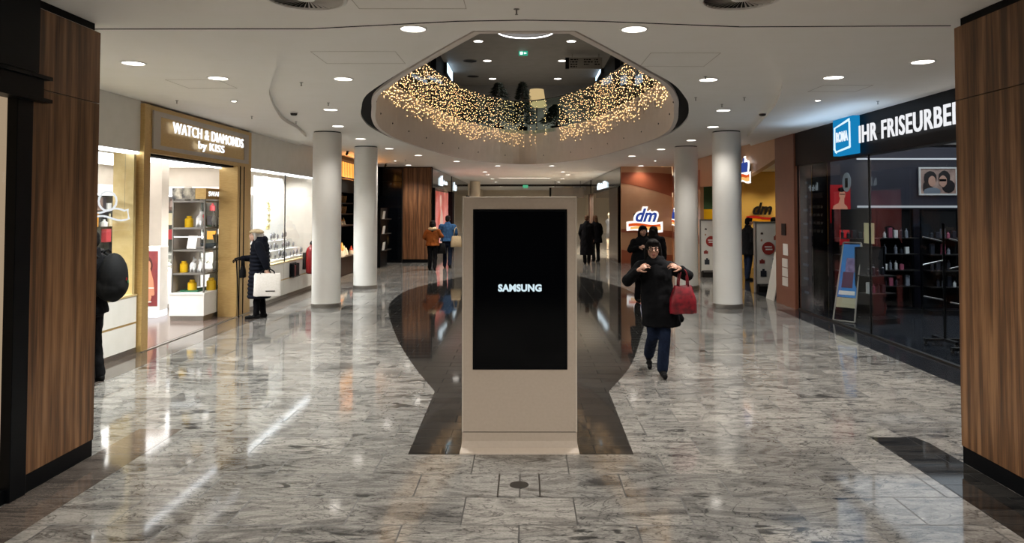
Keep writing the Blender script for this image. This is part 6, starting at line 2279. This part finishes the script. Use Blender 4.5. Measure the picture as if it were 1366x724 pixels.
MB().wire([(.03, -.03, .52), (.05, -.02, .56), (.07, 0, .57), (.09, .02, .53)], .008, 6).build('carry_loop', M['black_matte'], bp, True)
for k in (-1, 1):
    MB().wire([(.02, .11 * k, .48), (-.06, .12 * k, .54), (-.2, .12 * k, .50), (-.24, .12 * k, .3), (-.1, .15 * k, .1), (.02, .12 * k, .06)], .016, 6).build('shoulder_strap', M['black_matte'], bp, True)
MB().box(.285, .292, -.03, -.01, .22, .25).build('tag', M['red'], bp)
MB().box(.285, .292, -.0, .02, .19, .22).build('patch', M['green'], bp)

# --- couple walking away on the left
p = on_z(577, 360)
C1, mC = person('person in an orange brown jacket walking away, left of the couple', (p.x, p.y, 0), math.pi, dict(
    head=(0, -.02, 1.47), arms=std_arms(r=dict(s=(-.18, 0, 1.30), e=(-.30, .0, 1.08), w=(-.15, -.15, 1.08), d=(.7, -.5, 0)), l=dict(s=(.18, 0, 1.30), e=(.27, .0, 1.05), w=(.2, -.15, .95))),
    neck=(0, 0, 1.36), legs=[dict(h=(.09, 0, .84), k=(.09, -.04, .46), a=(.10, -.05, .09), t=(0, -1)), dict(h=(-.09, 0, .84), k=(-.09, .03, .46), a=(-.09, .2, .13), t=(0, -1), tilt=-.5)],
    coat=coat_rings(.78, .20, top=1.36), coat_mat=CL['orange'], trouser_mat=CL['black'], shoe_mat=CL['black'], hair=('long', HAIR['dark']), face=False))
b = MB()
b.ball((0, .03, 1.32), (.15, .13, .07), 3)
link('scarf', b.remesh(.014, 2), CL['beige'], C1, True)
p = on_z(597, 357)
C2, mD = person('person in a blue denim jacket walking away, right of the couple', (p.x, p.y, 0), math.pi, dict(
    head=(0, -.02, 1.62), neck=(0, 0, 1.5), arms=std_arms(r=dict(s=(-.21, 0, 1.44), e=(-.28, .03, 1.15), w=(-.26, -.1, .92)), l=dict(s=(.21, 0, 1.44), e=(.30, .03, 1.15), w=(.2, -.12, 1.0))),
    legs=[dict(h=(.09, 0, .9), k=(.09, -.04, .49), a=(.10, -.05, .09), t=(0, -1)), dict(h=(-.09, 0, .9), k=(-.09, .03, .49), a=(-.09, .2, .13), t=(0, -1), tilt=-.5)],
    coat=coat_rings(.88, .22, top=1.50, belly=.2), coat_mat=CL['blue'], trouser_mat=CL['jeans'], sleeve=.075, hair=('short', HAIR['dark']), face=False))
tote('beige tote bag carried at the hip of the person in blue', (p.x + .30, p.y - .12, 1.06), .2, .36, .36, .13, CL['beige'], .3, name='tote_bag')
p = on_z(577, 360)
tote('black bag hanging between the two people of the couple', (p.x + .25, p.y + .1, .86), .1, .32, .34, .13, M['black_matte'], .25, name='tote_bag')

# --- person in a long black coat on the right of the kiosk
p = on_z(783, 352)
D1, mF = person('person in a long black coat standing beyond the kiosk on its right', (p.x, p.y, 0), math.pi - .2, dict(
    head=(0, -.02, 1.62), neck=(0, 0, 1.5), arms=std_arms(), legs=[dict(h=(.09, 0, .9), k=(.09, 0, .49), a=(.07, 0, .09), t=(0, -1)), dict(h=(-.09, 0, .9), k=(-.09, .03, .49), a=(-.07, .1, .09), t=(0, -1))],
    coat=coat_rings(.32, .23, top=1.5, hemw=.24), coat_mat=CL['black'], hair=('short', HAIR['brown']), face=False))
D2, mG = person('person with light brown hair and black jacket beyond the kiosk, right of the long coat', (p.x + .42, p.y + 1.2, 0), math.pi + .3, dict(
    head=(0, -.02, 1.60), neck=(0, 0, 1.48), arms=std_arms(), legs=[dict(h=(.09, 0, .9), k=(.09, 0, .49), a=(.07, 0, .09), t=(0, -1)), dict(h=(-.09, 0, .9), k=(-.09, .03, .49), a=(-.07, .1, .09), t=(0, -1))],
    coat=coat_rings(.7, .24, top=1.48), coat_mat=CL['black'], hair=('bob', HAIR['brown']), face=False))

# --- customers inside the drugstore
G1, _ = person('dark dressed person standing inside the drugstore left of the gate panel', (6.12, 20.2, 0), 1.9, dict(
    head=(0, -.02, 1.60), neck=(0, 0, 1.48), arms=std_arms(r=dict(w=(-.16, -.25, 1.05), d=(0, -1, 0))), legs=[dict(h=(.09, 0, .9), k=(.09, 0, .49), a=(.07, 0, .09), t=(0, -1)), dict(h=(-.09, 0, .9), k=(-.09, .03, .49), a=(-.07, .1, .09), t=(0, -1))],
    coat=coat_rings(.7, .22, top=1.48), coat_mat=CL['black'], trouser_mat=CL['jeans'], hair=('short', HAIR['dark'])))
G2, _ = person('dark haired person whose head shows above the gate panel in the drugstore', (6.55, 19.4, 0), 2.6, dict(
    head=(0, -.02, 1.62), neck=(0, 0, 1.50), arms=std_arms(), legs=[dict(h=(.09, 0, .9), k=(.09, 0, .49), a=(.07, 0, .09), t=(0, -1)), dict(h=(-.09, 0, .9), k=(-.09, .03, .49), a=(-.07, .1, .09), t=(0, -1))],
    coat=coat_rings(.8, .22, top=1.48), coat_mat=CL['black'], hair=('short', HAIR['dark'])))

bpy.data.scenes.remove(work_scene)
